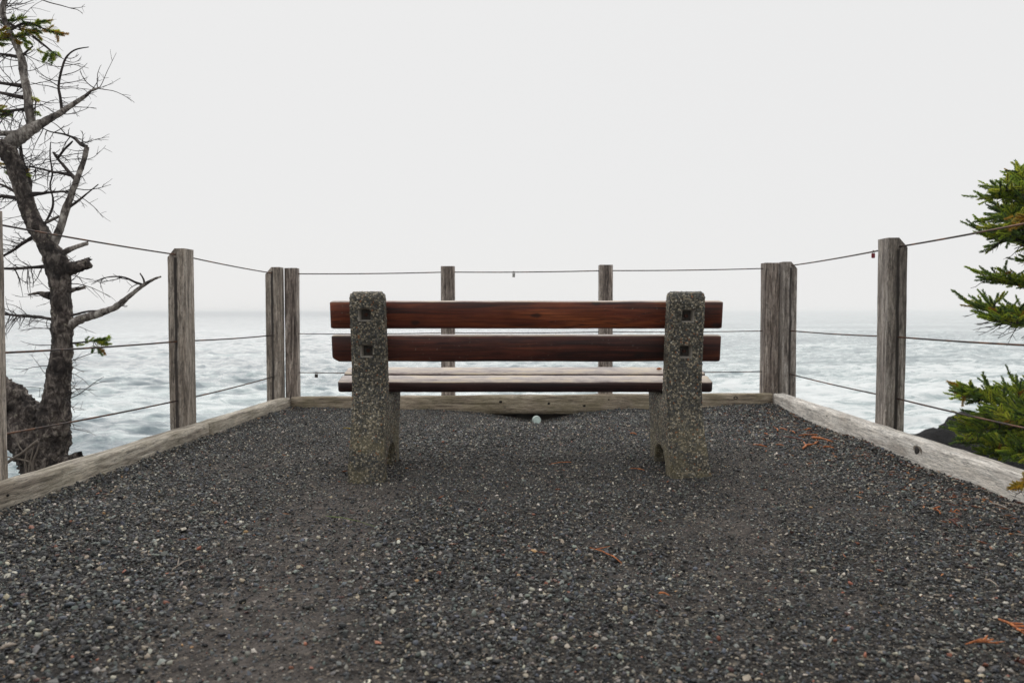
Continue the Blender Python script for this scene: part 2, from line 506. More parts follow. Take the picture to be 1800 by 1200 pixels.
def ground_mat():
    m, nt, b, out = new_mat('dark_grit_ground')
    geo = nt.nodes.new('ShaderNodeNewGeometry')
    co = geo.outputs['Position']
    v1 = nd(nt, 'ShaderNodeTexVoronoi', {'Vector': co, 'Scale': 170.0})
    v2 = nd(nt, 'ShaderNodeTexVoronoi', {'Vector': co, 'Scale': 85.0})
    s1 = nd(nt, 'ShaderNodeSeparateColor', {0: v1.outputs['Color']})
    s2 = nd(nt, 'ShaderNodeSeparateColor', {0: v2.outputs['Color']})
    stops = [(0.0, (0.016, 0.0145, 0.0135)), (0.3, (0.030, 0.027, 0.025)), (0.55, (0.050, 0.045, 0.041)), (0.76, (0.082, 0.073, 0.064)), (0.9, (0.15, 0.13, 0.105)), (0.965, (0.28, 0.24, 0.19))]
    c1 = ramp(nt, s1.outputs[0], stops, 'CONSTANT')
    c2 = ramp(nt, s2.outputs[0], stops, 'CONSTANT')
    pk = ramp(nt, s2.outputs[1], [(0.5, 0.0), (0.52, 1.0)])
    c = mix(nt, pk, c1, c2)
    at = nd(nt, 'ShaderNodeAttribute', attribute_name='dirt')
    big = nd(nt, 'ShaderNodeTexNoise', {'Vector': co, 'Scale': 14.0, 'Detail': 6.0})
    dm = math_(nt, 'MULTIPLY', at.outputs['Fac'], maprange(nt, big.outputs[0], 0.3, 0.6, 0.35, 0.78))
    c = mix(nt, dm, c, ramp(nt, big.outputs[0], [(0.3, (0.075, 0.063, 0.056)), (0.7, (0.15, 0.129, 0.117))]))
    nt.links.new(c, b.inputs['Base Color'])
    b.inputs['Roughness'].default_value = 0.85
    b.inputs['Specular IOR Level'].default_value = 0.12
    h = math_(nt, 'ADD', math_(nt, 'MULTIPLY', v1.outputs['Distance'], -0.5), math_(nt, 'MULTIPLY', v2.outputs['Distance'], -1.0))
    bp = nd(nt, 'ShaderNodeBump', {'Height': h, 'Strength': 0.9, 'Distance': 0.006})
    nt.links.new(bp.outputs[0], b.inputs['Normal'])
    return m


def pebble_mat():
    m, nt, b, out = new_mat('pebble_stone')
    at = nd(nt, 'ShaderNodeAttribute', attribute_name='tint', attribute_type='INSTANCER')
    tc = nt.nodes.new('ShaderNodeTexCoord')
    n = nd(nt, 'ShaderNodeTexNoise', {'Vector': tc.outputs['Object'], 'Scale': 3.0, 'Detail': 4.0})
    c = mix(nt, 0.7, at.outputs['Color'], ramp(nt, n.outputs[0], [(0.3, 0.65), (0.7, 1.3)]), 'MULTIPLY')
    nt.links.new(c, b.inputs['Base Color'])
    b.inputs['Roughness'].default_value = 0.55
    b.inputs['Specular IOR Level'].default_value = 0.3
    return m


def sea_mat():
    m, nt, b, out = new_mat('grey_sea_water')
    geo = nt.nodes.new('ShaderNodeNewGeometry')
    co = geo.outputs['Position']
    sx = nd(nt, 'ShaderNodeSeparateXYZ', {0: co})
    mp = nd(nt, 'ShaderNodeMapping', {'Vector': co, 'Scale': (0.17, 0.40, 0.1), 'Rotation': (0, 0, R(10))}).outputs[0]
    f1 = nd(nt, 'ShaderNodeTexNoise', {'Vector': mp, 'Scale': 1.0, 'Detail': 10.0, 'Roughness': 0.72, 'Distortion': 1.6})
    mp2 = nd(nt, 'ShaderNodeMapping', {'Vector': co, 'Scale': (0.010, 0.026, 0.05)}).outputs[0]
    f2 = nd(nt, 'ShaderNodeTexNoise', {'Vector': mp2, 'Scale': 1.0, 'Detail': 4.0, 'Roughness': 0.5, 'Distortion': 0.8})
    near = maprange(nt, sx.outputs[1], 45.0, 230.0, 0.07, -0.10, 'LINEAR')
    side = maprange(nt, math_(nt, 'ADD', sx.outputs[0], math_(nt, 'MULTIPLY', sx.outputs[1], -0.12)), -30.0, 30.0, -0.045, 0.115)
    fo = math_(nt, 'ADD', math_(nt, 'ADD', f1.outputs[0], near), side)
    fo = math_(nt, 'ADD', fo, math_(nt, 'MULTIPLY', math_(nt, 'SUBTRACT', f2.outputs[0], 0.5), 0.62))
    deep = ramp(nt, f2.outputs[0], [(0.3, (0.105, 0.150, 0.178)), (0.7, (0.18, 0.24, 0.275))])
    cr = nd(nt, 'ShaderNodeAttribute', attribute_name='crest')
    fo = math_(nt, 'ADD', fo, math_(nt, 'MULTIPLY', cr.outputs['Fac'], 0.022))
    foam = maprange(nt, fo, 0.555, 0.70)
    milky = maprange(nt, fo, 0.40, 0.62)
    c = mix(nt, math_(nt, 'MULTIPLY', milky, 0.75), deep, (0.50, 0.60, 0.60))
    c = mix(nt, math_(nt, 'MULTIPLY', foam, 0.92), c, (0.82, 0.85, 0.85))
    nt.links.new(c, b.inputs['Base Color'])
    rg = maprange(nt, foam, 0.0, 1.0, 0.12, 0.7, 'LINEAR')
    nt.links.new(rg, b.inputs['Roughness'])
    b.inputs['IOR'].default_value = 1.33
    r1 = nd(nt, 'ShaderNodeTexNoise', {'Vector': nd(nt, 'ShaderNodeMapping', {'Vector': co, 'Scale': (0.8, 1.5, 1.0)}).outputs[0], 'Scale': 1.0, 'Detail': 5.0, 'Roughness': 0.6, 'Distortion': 0.6})
    bp = nd(nt, 'ShaderNodeBump', {'Height': r1.outputs[0], 'Strength': 0.6, 'Distance': 0.35})
    nt.links.new(bp.outputs[0], b.inputs['Normal'])
    return m


def rock_mat():
    m, nt, b, out = new_mat('black_basalt')
    geo = nt.nodes.new('ShaderNodeNewGeometry')
    n = nd(nt, 'ShaderNodeTexNoise', {'Vector': geo.outputs['Position'], 'Scale': 1.6, 'Detail': 9.0, 'Roughness': 0.7})
    c = ramp(nt, n.outputs[0], [(0.35, (0.006, 0.006, 0.006)), (0.55, (0.016, 0.015, 0.016)), (0.72, (0.045, 0.042, 0.042))])
    nt.links.new(c, b.inputs['Base Color'])
    b.inputs['Roughness'].default_value = 0.9
    b.inputs['Specular IOR Level'].default_value = 0.08
    bp = nd(nt, 'ShaderNodeBump', {'Height': n.outputs[0], 'Strength': 1.0, 'Distance': 0.6})
    nt.links.new(bp.outputs[0], b.inputs['Normal'])
    return m


# ------------------------------------------------------------------ sea
SEA_Z = -8.0


def build_sea():
    na = 760
    rr = np.concatenate([np.geomspace(14, 42, 40), np.geomspace(42.2, 430, 520), np.geomspace(434, 3150, 110)])
    nr = len(rr)
    aa = np.radians(np.linspace(-88, 88, na))
    # finer columns in the middle
    aa = np.sign(aa) * (np.abs(aa) / R(88)) ** 1.35 * R(88)
    A, Rr = np.meshgrid(aa, rr)
    X = Rr * np.sin(A)
    Y = Rr * np.cos(A)
    Z = np.zeros_like(X)
    DX = np.zeros_like(X)
    DY = np.zeros_like(X)
    rng = np.random.default_rng(11)
    spacing = np.maximum(Rr * 0.0047, 0.3)
    # slow warp so that crests stay short and irregular
    wx = 4 * np.sin(X * 0.031 + 1.3) + 3 * np.sin(Y * 0.047 + 0.7) + 2.2 * np.sin((X + Y) * 0.083)
    wy = 4 * np.sin(Y * 0.027 + 2.1) + 3 * np.sin(X * 0.052 + 4.0) + 2.0 * np.sin((X - Y) * 0.071 + 1.0)
    for i in range(110):
        lam = 1.1 * (9.5 / 1.1) ** rng.random()
        th = rng.normal(R(-90), R(38))
        kx, ky = math.cos(th) * 2 * math.pi / lam, math.sin(th) * 2 * math.pi / lam
        amp = 0.0138 * lam ** 0.72 * rng.uniform(0.6, 1.3)
        ph = kx * (X + wx) + ky * (Y + wy) + rng.uniform(0, 6.28)
        fade = smooth(1.5, 4.0, lam / spacing)
        env = 0.55 + 0.45 * np.sin(X * rng.uniform(0.01, 0.05) + Y * rng.uniform(0.01, 0.05) + rng.uniform(0, 6.28))
        s = amp * fade * env
        Z += s * np.sin(ph)
        DX -= 0.75 * s * math.cos(th) * np.cos(ph) * -1
        DY -= 0.75 * s * math.sin(th) * np.cos(ph) * -1
    V = np.stack([X + DX, Y + DY, Z + SEA_Z], -1).reshape(-1, 3)
    idx = np.arange(nr * na).reshape(nr, na)
    F = np.stack([idx[:-1, :-1], idx[1:, :-1], idx[1:, 1:], idx[:-1, 1:]], -1).reshape(-1, 4)[:, ::-1]
    me = bpy.data.meshes.new('sea')
    me.vertices.add(len(V))
    me.vertices.foreach_set('co', V.astype(np.float32).ravel())
    me.loops.add(F.size)
    me.loops.foreach_set('vertex_index', F.astype(np.int32).ravel())
    me.polygons.add(len(F))
    me.polygons.foreach_set('loop_start', np.arange(0, F.size, 4, dtype=np.int32))
    me.polygons.foreach_set('use_smooth', np.ones(len(F), dtype=bool))
    me.update(calc_edges=True)
    at = me.attributes.new('crest', 'FLOAT', 'POINT')
    at.data.foreach_set('value', (Z / max(Z.std(), 1e-6)).astype(np.float32).ravel())
    me.materials.append(sea_mat())
    o = bpy.data.objects.new('sea', me)
    COL.objects.link(o)
    o['kind'] = 'structure'
    return o


build_sea()


# ------------------------------------------------------------------ ground and headland
def beam_x(side, y):
    """inner face of the side beams"""
    return (-1.99 + 0.0599 * (y - 3.09)) if side < 0 else (2.04 + 0.0216 * (y - 3.17))


FAR_Y = 6.42
STRIPES = [((G(640, 850), G(560, 930), G(470, 1060), G(420, 1230)), 0.20), ((G(1290, 800), G(1330, 870), G(1290, 930)), 0.13), ((G(1320, 780), G(1420, 860)), 0.16)]


def seg_dist(x, y, a, b):
    d = np.array([b[0] - a[0], b[1] - a[1]])
    t = np.clip(((x - a[0]) * d[0] + (y - a[1]) * d[1]) / (d @ d), 0, 1)
    return np.hypot(x - a[0] - t * d[0], y - a[1] - t * d[1])


class VNoise:
    def __init__(self, seed, n=64):
        self.n = n
        self.g = np.random.default_rng(seed).random((n, n))

    def __call__(self, x, y, s):
        x, y = x * s + 1000.3, y * s + 1000.7
        i, j = np.floor(x).astype(int), np.floor(y).astype(int)
        u, v = x - i, y - j
        u, v = u * u * (3 - 2 * u), v * v * (3 - 2 * v)
        g, n = self.g, self.n
        return (g[i % n, j % n] * (1 - u) + g[(i + 1) % n, j % n] * u) * (1 - v) + (g[i % n, (j + 1) % n] * (1 - u) + g[(i + 1) % n, (j + 1) % n] * u) * v


VN = VNoise(3)


def dirt_mask(x, y):
    m = np.zeros_like(x)
    nz = VN(x, y, 2.1) * 0.45 + VN(x + 7, y, 5.3) * 0.3 + VN(x, y + 3, 13.0) * 0.25
    for k, (pts, w) in enumerate(STRIPES):
        for a, b in zip(pts[:-1], pts[1:]):
            d = seg_dist(x, y, a, b) + (nz - 0.5) * w * 1.6
            m = np.maximum(m, (0.85, 0.45, 0.45)[k] * (1 - smooth(w * 0.2, w * 1.9, d)))
    return np.clip(m * (0.55 + 0.9 * nz) + smooth(0.58, 0.78, nz) * 0.5, 0, 1)


def ground_z(x, y):
    z = (VN(x, y, 1.4) - 0.5) * 0.025 + (VN(x + 3, y + 9, 4.5) - 0.5) * 0.014
    z = z + 0.028 * smooth(1.2, 2.1, x) * smooth(5.4, 6.4, y)
    z = z + 0.012 * smooth(-1.2, -1.8, -np.abs(x) * -1 - 3 * (x > 0)) * 0
    z = z - 0.088 * np.exp(-((x - 0.2) / 0.36) ** 2) * np.exp(-((y - 6.35) / 0.6) ** 2)
    z = z - 0.015 * np.exp(-((x + 0.2) / 0.9) ** 2) * np.exp(-((y - 6.4) / 0.5) ** 2)
    for lx in (-0.683, 0.822):
        z = z - 0.014 * np.exp(-((x - lx) / 0.2) ** 2 - ((y - 3.9) / 0.45) ** 2)
    return z


def build_ground():
    ys = np.concatenate([np.linspace(-6, 0.9, 24), np.linspace(1.0, 6.47, 230)])
    nx = 190
    V = []
    for y in ys:
        xl, xr = beam_x(-1, y) - 0.03, beam_x(1, y) + 0.03
        x = np.linspace(xl, xr, nx)
        z = ground_z(x, np.full_like(x, y))
        V.append(np.stack([x, np.full_like(x, y), z], -1))
    V = np.concatenate(V)
    idx = np.arange(len(V)).reshape(len(ys), nx)
    F = np.stack([idx[:-1, :-1], idx[:-1, 1:], idx[1:, 1:], idx[1:, :-1]], -1).reshape(-1, 4)
    o = link_mesh('ground', V.tolist(), F.tolist(), ground_mat(), None, True, 'structure')
    at = o.data.attributes.new('dirt', 'FLOAT', 'POINT')
    at.data.foreach_set('value', dirt_mask(V[:, 0], V[:, 1]).astype(np.float32))
    return o


build_ground()


def build_headland():
    def axis(lo, a, b, hi):
        return np.concatenate([-np.geomspace(0.15, a - lo, 34)[::-1] + a, np.arange(a, b, 0.13), b + np.geomspace(0.15, hi - b, 34)])
    xs = axis(-160, -3.4, 3.6, 160)
    ys = np.concatenate([-np.geomspace(0.3, 200, 26)[::-1], np.arange(0, 8.2, 0.13), 8.2 + np.geomspace(0.15, 14, 22)])
    X, Y = np.meshgrid(xs, ys)
    XL = -1.99 + 0.0599 * (Y - 3.09) - 0.10
    XR = 2.04 + 0.0216 * (Y - 3.17) + 0.10
    sx = np.maximum(np.maximum(XL - X, X - XR), 0)
    sy = np.maximum(Y - (FAR_Y + 0.10), 0)
    s = np.hypot(sx, sy)
    s = np.maximum(0, s - np.maximum(0, -(Y + 0.5)) * 0.9)
    nz = (VN(X, Y, 0.9) - 0.5) * 0.35 + (VN(X, Y, 3.1) - 0.5) * 0.12
    Z = -0.05 - 0.25 * smooth(0.12, 0.5, s) - np.maximum(0, s - 0.4) * 1.15 + nz * smooth(0.3, 1.0, s)
    inside = np.minimum(np.minimum(X - XL, XR - X), FAR_Y + 0.1 - Y)
    Z = np.where((inside > 0.02) & (Y > -6.5), -0.35, Z)
    Z = np.where(Y < -6.0, np.minimum(Z, -0.03 + nz * 0.1), Z)
    Z = np.maximum(Z, -10.5)
    V = np.stack([X, Y, Z], -1).reshape(-1, 3)
    idx = np.arange(len(V)).reshape(X.shape)
    F = np.stack([idx[:-1, :-1], idx[:-1, 1:], idx[1:, 1:], idx[1:, :-1]], -1).reshape(-1, 4)
    link_mesh('headland', V.tolist(), F.tolist(), M_soil, None, True, 'structure')


build_headland()


# ------------------------------------------------------------------ gravel
def build_gravel():
    pcol = bpy.data.collections.new('pebble_kinds')
    pm = pebble_mat()
    for k in range(9):
        bm = bmesh.new()
        rng = random.Random(100 + k)
        for i in range(13 if k < 7 else 24):
            v = Vector((rng.gauss(0, 1), rng.gauss(0, 1), rng.gauss(0, 1))).normalized()
            f = rng.uniform(0.8, 1.1)
            bm.verts.new((v.x * f * rng.uniform(0.8, 1.05), v.y * f * (0.62 if k % 2 else 0.8), v.z * f * (0.32 if k < 6 else 0.5)))
        r = bmesh.ops.convex_hull(bm, input=bm.verts)
        bmesh.ops.delete(bm, geom=[g for g in r['geom_interior'] if isinstance(g, bmesh.types.BMVert)], context='VERTS')
        me = bpy.data.meshes.new('pebble')
        bm.to_mesh(me)
        bm.free()
        me.materials.append(pm)
        if k >= 6:
            me.polygons.foreach_set('use_smooth', [True] * len(me.polygons))
        pcol.objects.link(bpy.data.objects.new('pebble', me))
    rng = np.random.default_rng(5)

    def scatter(n, y0, y1, s_lo, s_hi, power, keep_dirt):
        y = rng.uniform(y0, y1, n)
        x = rng.uniform(-2.15, 2.2, n)
        # nothing is laid outside the beams
        ok = (x > -1.99 + 0.0599 * (y - 3.09) + 0.004) & (x < 2.04 + 0.0216 * (y - 3.17) - 0.004)
        d = dirt_mask(x, y)
        ok &= rng.random(n) > d * keep_dirt
        # drop what a lens this low and wide cannot see even from a step aside
        ok &= np.abs(x) < 0.66 * y + 0.75
        x, y = x[ok], y[ok]
        s = s_lo + (s_hi - s_lo) * rng.random(len(x)) ** power
        return x, y, s
    sets = [scatter(150000, 1.25, 6.42, 0.0038, 0.0088, 1.4, 0.76),
            scatter(34000, 1.25, 6.42, 0.0080, 0.0130, 1.5, 0.92),
            scatter(2600, 1.25, 6.4, 0.012, 0.0175, 2.0, 0.75),
            scatter(120000, 1.25, 3.8, 0.0014, 0.0036, 1.3, 0.1)]
    x = np.concatenate([s[0] for s in sets])
    y = np.concatenate([s[1] for s in sets])
    s = np.concatenate([s[2] for s in sets])
    # finer, trodden stones in the middle; coarse loose ones towards the edges and the near end
    fine = 0.66 + 0.34 * np.clip(VN(x, y, 0.9) * 0.9 + smooth(0.9, 1.9, np.abs(x)) * 0.5 + smooth(3.4, 1.8, y) * 0.35, 0, 1.4)
    s = s * fine
    n = len(x)
    z = ground_z(x, y) + s * rng.uniform(-0.05, 0.6, n)
    # stones banked against the foot of the beams
    near_edge = np.minimum(x - (-1.99 + 0.0599 * (y - 3.09)), (2.04 + 0.0216 * (y - 3.17)) - x)
    z += 0.012 * (1 - smooth(0.0, 0.12, near_edge))
    pal = np.array([[0.014, 0.014, 0.015], [0.022, 0.023, 0.024], [0.034, 0.035, 0.037], [0.046, 0.049, 0.048], [0.054, 0.064, 0.060],
                    [0.048, 0.054, 0.066], [0.08, 0.08, 0.075], [0.11, 0.12, 0.11], [0.17, 0.16, 0.14], [0.30, 0.255, 0.195],
                    [0.52, 0.48, 0.41], [0.15, 0.06, 0.038], [0.06, 0.036, 0.032], [0.34, 0.21, 0.10]])
    pr = np.array([.20, .18, .15, .10, .055, .06, .07, .05, .055, .042, .019, .005, .014, .002])
    ci = rng.choice(len(pal), n, p=pr / pr.sum())
    colr = pal[ci] * np.where(pal[ci, :1] < 0.25, 1.9, 1.08) * np.array([1.0, 0.99, 0.975]) * rng.uniform(0.6, 1.4, (n, 1)) * rng.uniform(0.95, 1.05, (n, 3))
    rot = np.stack([rng.normal(0, 0.5, n), rng.normal(0, 0.5, n), rng.uniform(0, 6.283, n)], -1)
    me = bpy.data.meshes.new('gravel')
    me.vertices.add(n)
    me.vertices.foreach_set('co', np.stack([x, y, z], -1).astype(np.float32).ravel())
    for nm, tp, val, key in (('scl', 'FLOAT', s, 'value'), ('rot', 'FLOAT_VECTOR', rot, 'vector'), ('pick', 'INT', rng.integers(0, 9, n), 'value')):
        a = me.attributes.new(nm, tp, 'POINT')
        a.data.foreach_set(key, np.asarray(val, dtype=np.int32 if tp == 'INT' else np.float32).ravel())
    a = me.attributes.new('tint', 'FLOAT_COLOR', 'POINT')
    a.data.foreach_set('color', np.concatenate([colr, np.ones((n, 1))], 1).astype(np.float32).ravel())
    me.materials.append(pm)
    o = bpy.data.objects.new('gravel', me)
    COL.objects.link(o)
    o['kind'] = 'stuff'
    o['label'] = 'dark grey loose gravel with scattered pale stones covering the lookout'
    o['category'] = 'gravel'
    ng = bpy.data.node_groups.new('scatter_pebbles', 'GeometryNodeTree')
    ng.interface.new_socket('Geometry', in_out='INPUT', socket_type='NodeSocketGeometry')
    ng.interface.new_socket('Geometry', in_out='OUTPUT', socket_type='NodeSocketGeometry')
    gi = ng.nodes.new('NodeGroupInput')
    go = ng.nodes.new('NodeGroupOutput')
    ip = ng.nodes.new('GeometryNodeInstanceOnPoints')
    cinfo = ng.nodes.new('GeometryNodeCollectionInfo')
    cinfo.inputs['Collection'].default_value = pcol
    cinfo.inputs['Separate Children'].default_value = True
    cinfo.inputs['Reset Children'].default_value = True

    def attr(nm, tp):
        a_ = ng.nodes.new('GeometryNodeInputNamedAttribute')
        a_.data_type = tp
        a_.inputs['Name'].default_value = nm
        return a_.outputs['Attribute']
    ng.links.new(gi.outputs[0], ip.inputs['Points'])
    ng.links.new(cinfo.outputs[0], ip.inputs['Instance'])
    ip.inputs['Pick Instance'].default_value = True
    ng.links.new(attr('pick', 'INT'), ip.inputs['Instance Index'])
    ng.links.new(attr('rot', 'FLOAT_VECTOR'), ip.inputs['Rotation'])
    ng.links.new(attr('scl', 'FLOAT'), ip.inputs['Scale'])
    ng.links.new(ip.outputs[0], go.inputs[0])
    md = o.modifiers.new('scatter', 'NODES')
    md.node_group = ng
    print('pebbles', n)
    return o


build_gravel()


# ------------------------------------------------------------------ shore rocks
M_rock = rock_mat()


def lumpy(name, label, cat, centre, size, seed, sub=5, amp=0.35, group=None, flat=0.0):
    bm = bmesh.new()
    bmesh.ops.create_icosphere(bm, subdivisions=sub, radius=1.0)
    for v in bm.verts:
        p = v.co.copy()
        q = p * 1.3 + Vector((seed, seed * 0.7, 0))
        f = 1 + amp * fbm(q, 5) + amp * 0.5 * (0.5 - abs(mnoise.noise(q * 2.6))) + amp * 0.18 * fbm(q * 7, 4)
        p = p * f
        if flat and p.z > flat:
            p.z = flat + (p.z - flat) * 0.35
        v.co = Vector((p.x * size[0], p.y * size[1], p.z * size[2]))
    me = bpy.data.meshes.new(name)
    bm.to_mesh(me)
    bm.free()
    me.materials.append(M_rock)
    me.polygons.foreach_set('use_smooth', [True] * len(me.polygons))
    o = bpy.data.objects.new(name, me)
    COL.objects.link(o)
    o.location = centre
    tag(o, label, cat, group)
    return o


c = P(1640, 800, 27)
lumpy('rock_outcrop', 'broad low black rock outcrop in the surf behind the right fence', 'rock', (c.x + 0.3, 27, -6.55), (3.3, 3.4, 3.55), 2.3, amp=0.5, flat=0.72)
c = P(1700, 745, 30)
lumpy('boulder', 'rounded dark brown boulder in the surf half behind the spruce', 'rock', (c.x + 0.35, 30.5, -4.15), (1.1, 1.2, 1.0), 5.1, 4, 0.22)
c = P(1790, 840, 25)
lumpy('rock_outcrop', 'black rock ledge low behind the lowest spruce sprays', 'rock', (c.x + 3.4, 26, -7.0), (3.4, 2.6, 2.6), 8.8, 5)
c = P(20, 830, 27)
lumpy('rock_outcrop', 'small dark rock seen under the dead tree roots', 'rock', (c.x - 0.4, 27, -7.6), (1.6, 1.6, 2.2), 12.4, 4)


# ------------------------------------------------------------------ fences
def make_post(parent, x, y, w, d, z1, rot, mat, chamfer, seed, cdrop=0.058):
    """square timber post; chamfer -1/+1 cuts the top outer corner"""
    b = 0.006
    hw, hd = w / 2, d / 2
    crease = 0.06 * w * (1 if chamfer >= 0 else -1)
    ring = [(-hw + b, -hd), (crease, -hd), (hw - b, -hd), (hw, -hd + b), (hw, 0), (hw, hd - b), (hw - b, hd), (crease, hd), (-hw + b, hd), (-hw, hd - b), (-hw, 0), (-hw, -hd + b)]
    rows = 26
    z0 = -0.3
    vs, fs = [], []
    for i in range(rows):
        z = z0 + (z1 - z0) * i / (rows - 1)
        for (u, v) in ring:
            q = Vector((u * 6 + seed, v * 6, z * 1.7))
            k = mnoise.noise(q) * 0.0028 + mnoise.noise(q * 6) * 0.0012
            sx = 1 + k / hw
            zz = z
            if i == rows - 1:
                t = max(0.0, (u - crease) * (1 if chamfer > 0 else -1)) if chamfer else 0.0
                zz = z1 - (cdrop * t / (hw - abs(crease)) if chamfer else 0) - 0.004 * abs(mnoise.noise(q * 3)) - (0.002 if abs(u) > hw - b * 0.5 or abs(v) > hd - b * 0.5 else 0)
            vs.append((u * sx, v * sx, zz))
    n = len(ring)
    for i in range(rows - 1):
        for k in range(n):
            fs.append((i * n + k, i * n + (k + 1) % n, (i + 1) * n + (k + 1) % n, (i + 1) * n + k))
    t = (rows - 1) * n
    fs.append(tuple(t + k for k in (1, 2, 3, 4, 5, 6, 7)))
    fs.append(tuple(t + k for k in (7, 8, 9, 10, 11, 0, 1)))
    o = link_mesh('post', vs, fs, mat, parent)
    o.location = (x, y, 0)
    o.rotation_euler = (0, 0, rot)
    return o


def make_beam(parent, axis, a, b, zt_a, zt_b, zb, thick, mat, seed, n=44):
    """timber kerb from a to b (inner face line); axis 1 = runs along y, 0 = along x; thick is signed, towards the outside"""
    L = (Vector(b) - Vector(a)).length
    ang = math.atan2(b[1] - a[1], b[0] - a[0])
    vs, fs = [], []
    prof = [(0, 0), (0, 0.35), (0, 0.75), (0.0, 0.93), (0.05, 0.985), (0.14, 1.0), (0.5, 1.0), (0.9, 1.0), (0.97, 0.98), (1, 0.92), (1, 0.4), (1, 0)]
    for i in range(n):
        t = i / (n - 1)
        zt = zt_a + (zt_b - zt_a) * t
        for (u, w) in prof:
            q = Vector((t * L * 3 + seed, u * 2.1, w * 2.0))
            jj = mnoise.noise(q) * 0.006 + mnoise.noise(q * 4) * 0.003
            kz = (mnoise.noise(Vector((t * L * 2.5 + seed, 7, u))) * 0.007 + mnoise.noise(Vector((t * L * 9 + seed, 3, u))) * 0.004) if w > 0.9 else 0
            off = thick * u + jj
            z = zb + (zt - zb) * w + kz
            if axis == 1:
                vs.append((off, t * L, z))
            else:
                vs.append((t * L, off, z))
    m = len(prof)
    for i in range(n - 1):
        for k in range(m):
            f = (i * m + k, i * m + (k + 1) % m, (i + 1) * m + (k + 1) % m, (i + 1) * m + k)
            fs.append(f)
    fs.append(tuple(range(m)))
    fs.append(tuple((n - 1) * m + k for k in range(m))[::-1])
    o = link_mesh('ground_beam', vs, fs, mat, parent, True)
    bm = bmesh.new()
    bm.from_mesh(o.data)
    bmesh.ops.recalc_face_normals(bm, faces=bm.faces)
    bm.to_mesh(o.data)
    bm.free()
    o.location = (a[0], a[1], 0)
    o.rotation_euler = (0, 0, ang - (R(90) if axis == 1 else 0))
    return o


def make_wire(parent, pts, r, sag=0.006):
    acc = Acc()
    path = []
    for a, b in zip(pts[:-1], pts[1:]):
        a, b = Vector(a), Vector(b)
        for k in range(10):
            t = k / 10
            q = a.lerp(b, t)
            q.z -= sag * 4 * t * (1 - t)
            path.append(q)
    path.append(Vector(pts[-1]))
    acc.tube(path, [r] * len(path), 8)
    return acc.build('wire', M_wire, parent)


def knot(parent_beam, p, nrm_axis, rx, rz, seed, mat=None, proud=0.002):
    """a knot or nail hole set into a beam face: a low irregular lens; p in world"""
    acc = Acc()
    n = 14
    inv = (Matrix.Translation(parent_beam.location) @ parent_beam.rotation_euler.to_matrix().to_4x4()).inverted()
    q = inv @ Vector(p)
    vs = []
    for ring_, h in ((1.0, -0.004), (0.75, proud), (0.3, proud * 0.3)):
        for k in range(n):
            a = 2 * math.pi * k / n
            f = ring_ * (1 + 0.25 * mnoise.noise(Vector((math.cos(a) * 1.3 + seed, math.sin(a) * 1.3, seed))))
            u, w = rx * f * math.cos(a), rz * f * math.sin(a)
            if nrm_axis == 'x+':
                vs.append((q.x + h, q.y + u, q.z + w))
            elif nrm_axis == 'x-':
                vs.append((q.x - h, q.y + u, q.z + w))
            else:
                vs.append((q.x + u, q.y - h, q.z + w))
    fs = []
    for r_ in range(2):
        for k in range(n):
            fs.append((r_ * n + k, r_ * n + (k + 1) % n, (r_ + 1) * n + (k + 1) % n, (r_ + 1) * n + k))
    fs.append(tuple(2 * n + k for k in range(n)))
    acc.add(vs, fs)
    return acc.build('knot', mat or M_knot, parent_beam)


# ---- left fence
ANG_L = math.atan2(6.42 - 3.09, beam_x(-1, 6.42) - beam_x(-1, 3.09)) - R(90)
ANG_R = math.atan2(6.42 - 3.17, beam_x(1, 6.42) - beam_x(1, 3.17)) - R(90)
fl = empty('fence', 'grey timber post and cable fence running beside the dead tree', 'fence', (0, 0, 0), 'post and cable fences round the lookout')


def pxl(y):      # outer face of the left beam
    return beam_x(-1, y) - 0.097


def pxr(y):
    return beam_x(1, y) + 0.097


LP = []
for (yf, zt, sd) in ((1.42, 1.185, 1.0), (3.13, 1.185, 3.0), (4.84, 1.163, 5.0), (6.455, 1.143, 7.0)):
    w, d = (0.107, 0.132) if yf < 6 else (0.120, 0.105)
    yc = yf + d / 2
    xc = pxl(yc) - w / 2 - 0.003 + (0.010 if yf > 6 else 0.008 if 3 < yf < 4 else 0)
    make_post(fl, xc, yc, w, d, zt, ANG_L, M_post_l, -1, sd)
    LP.append((xc, yc))
joint = P(352, 750, 4.9)
JY = 4.92
bl1 = make_beam(fl, 1, (beam_x(-1, 0.6), 0.6), (beam_x(-1, JY), JY), 0.092, 0.090, -0.16, -0.095, M_beam_l, 2.0)
bl2 = make_beam(fl, 1, (beam_x(-1, JY + 0.006), JY + 0.006), (beam_x(-1, 6.42), 6.42), 0.088, 0.089, -0.16, -0.095, M_beam_l, 9.0, 30)
LX = lambda y: pxl(y) - 0.0565
for zs, r in (((1.15, 1.140, 1.124, 1.092), 0.0043), ((0.61, 0.607, 0.597, 0.59), 0.0046), ((0.285, 0.268, 0.236, 0.254), 0.0046)):
    make_wire(fl, [(LX(y), y, z) for y, z in zip((1.45, 3.15, 4.9, 6.5), zs)], r)
for (px, py, y, rx, rz) in ((17, 870, 3.12, 0.006, 0.006), (232, 800, 4.2, 0.007, 0.006), (505, 704, 6.38, 0.006, 0.006)):
    q = P(px, py, y)
    knot(bl1 if y < JY else bl2, (beam_x(-1, y), y, q.z), 'x+', rx, rz, px * 0.1)

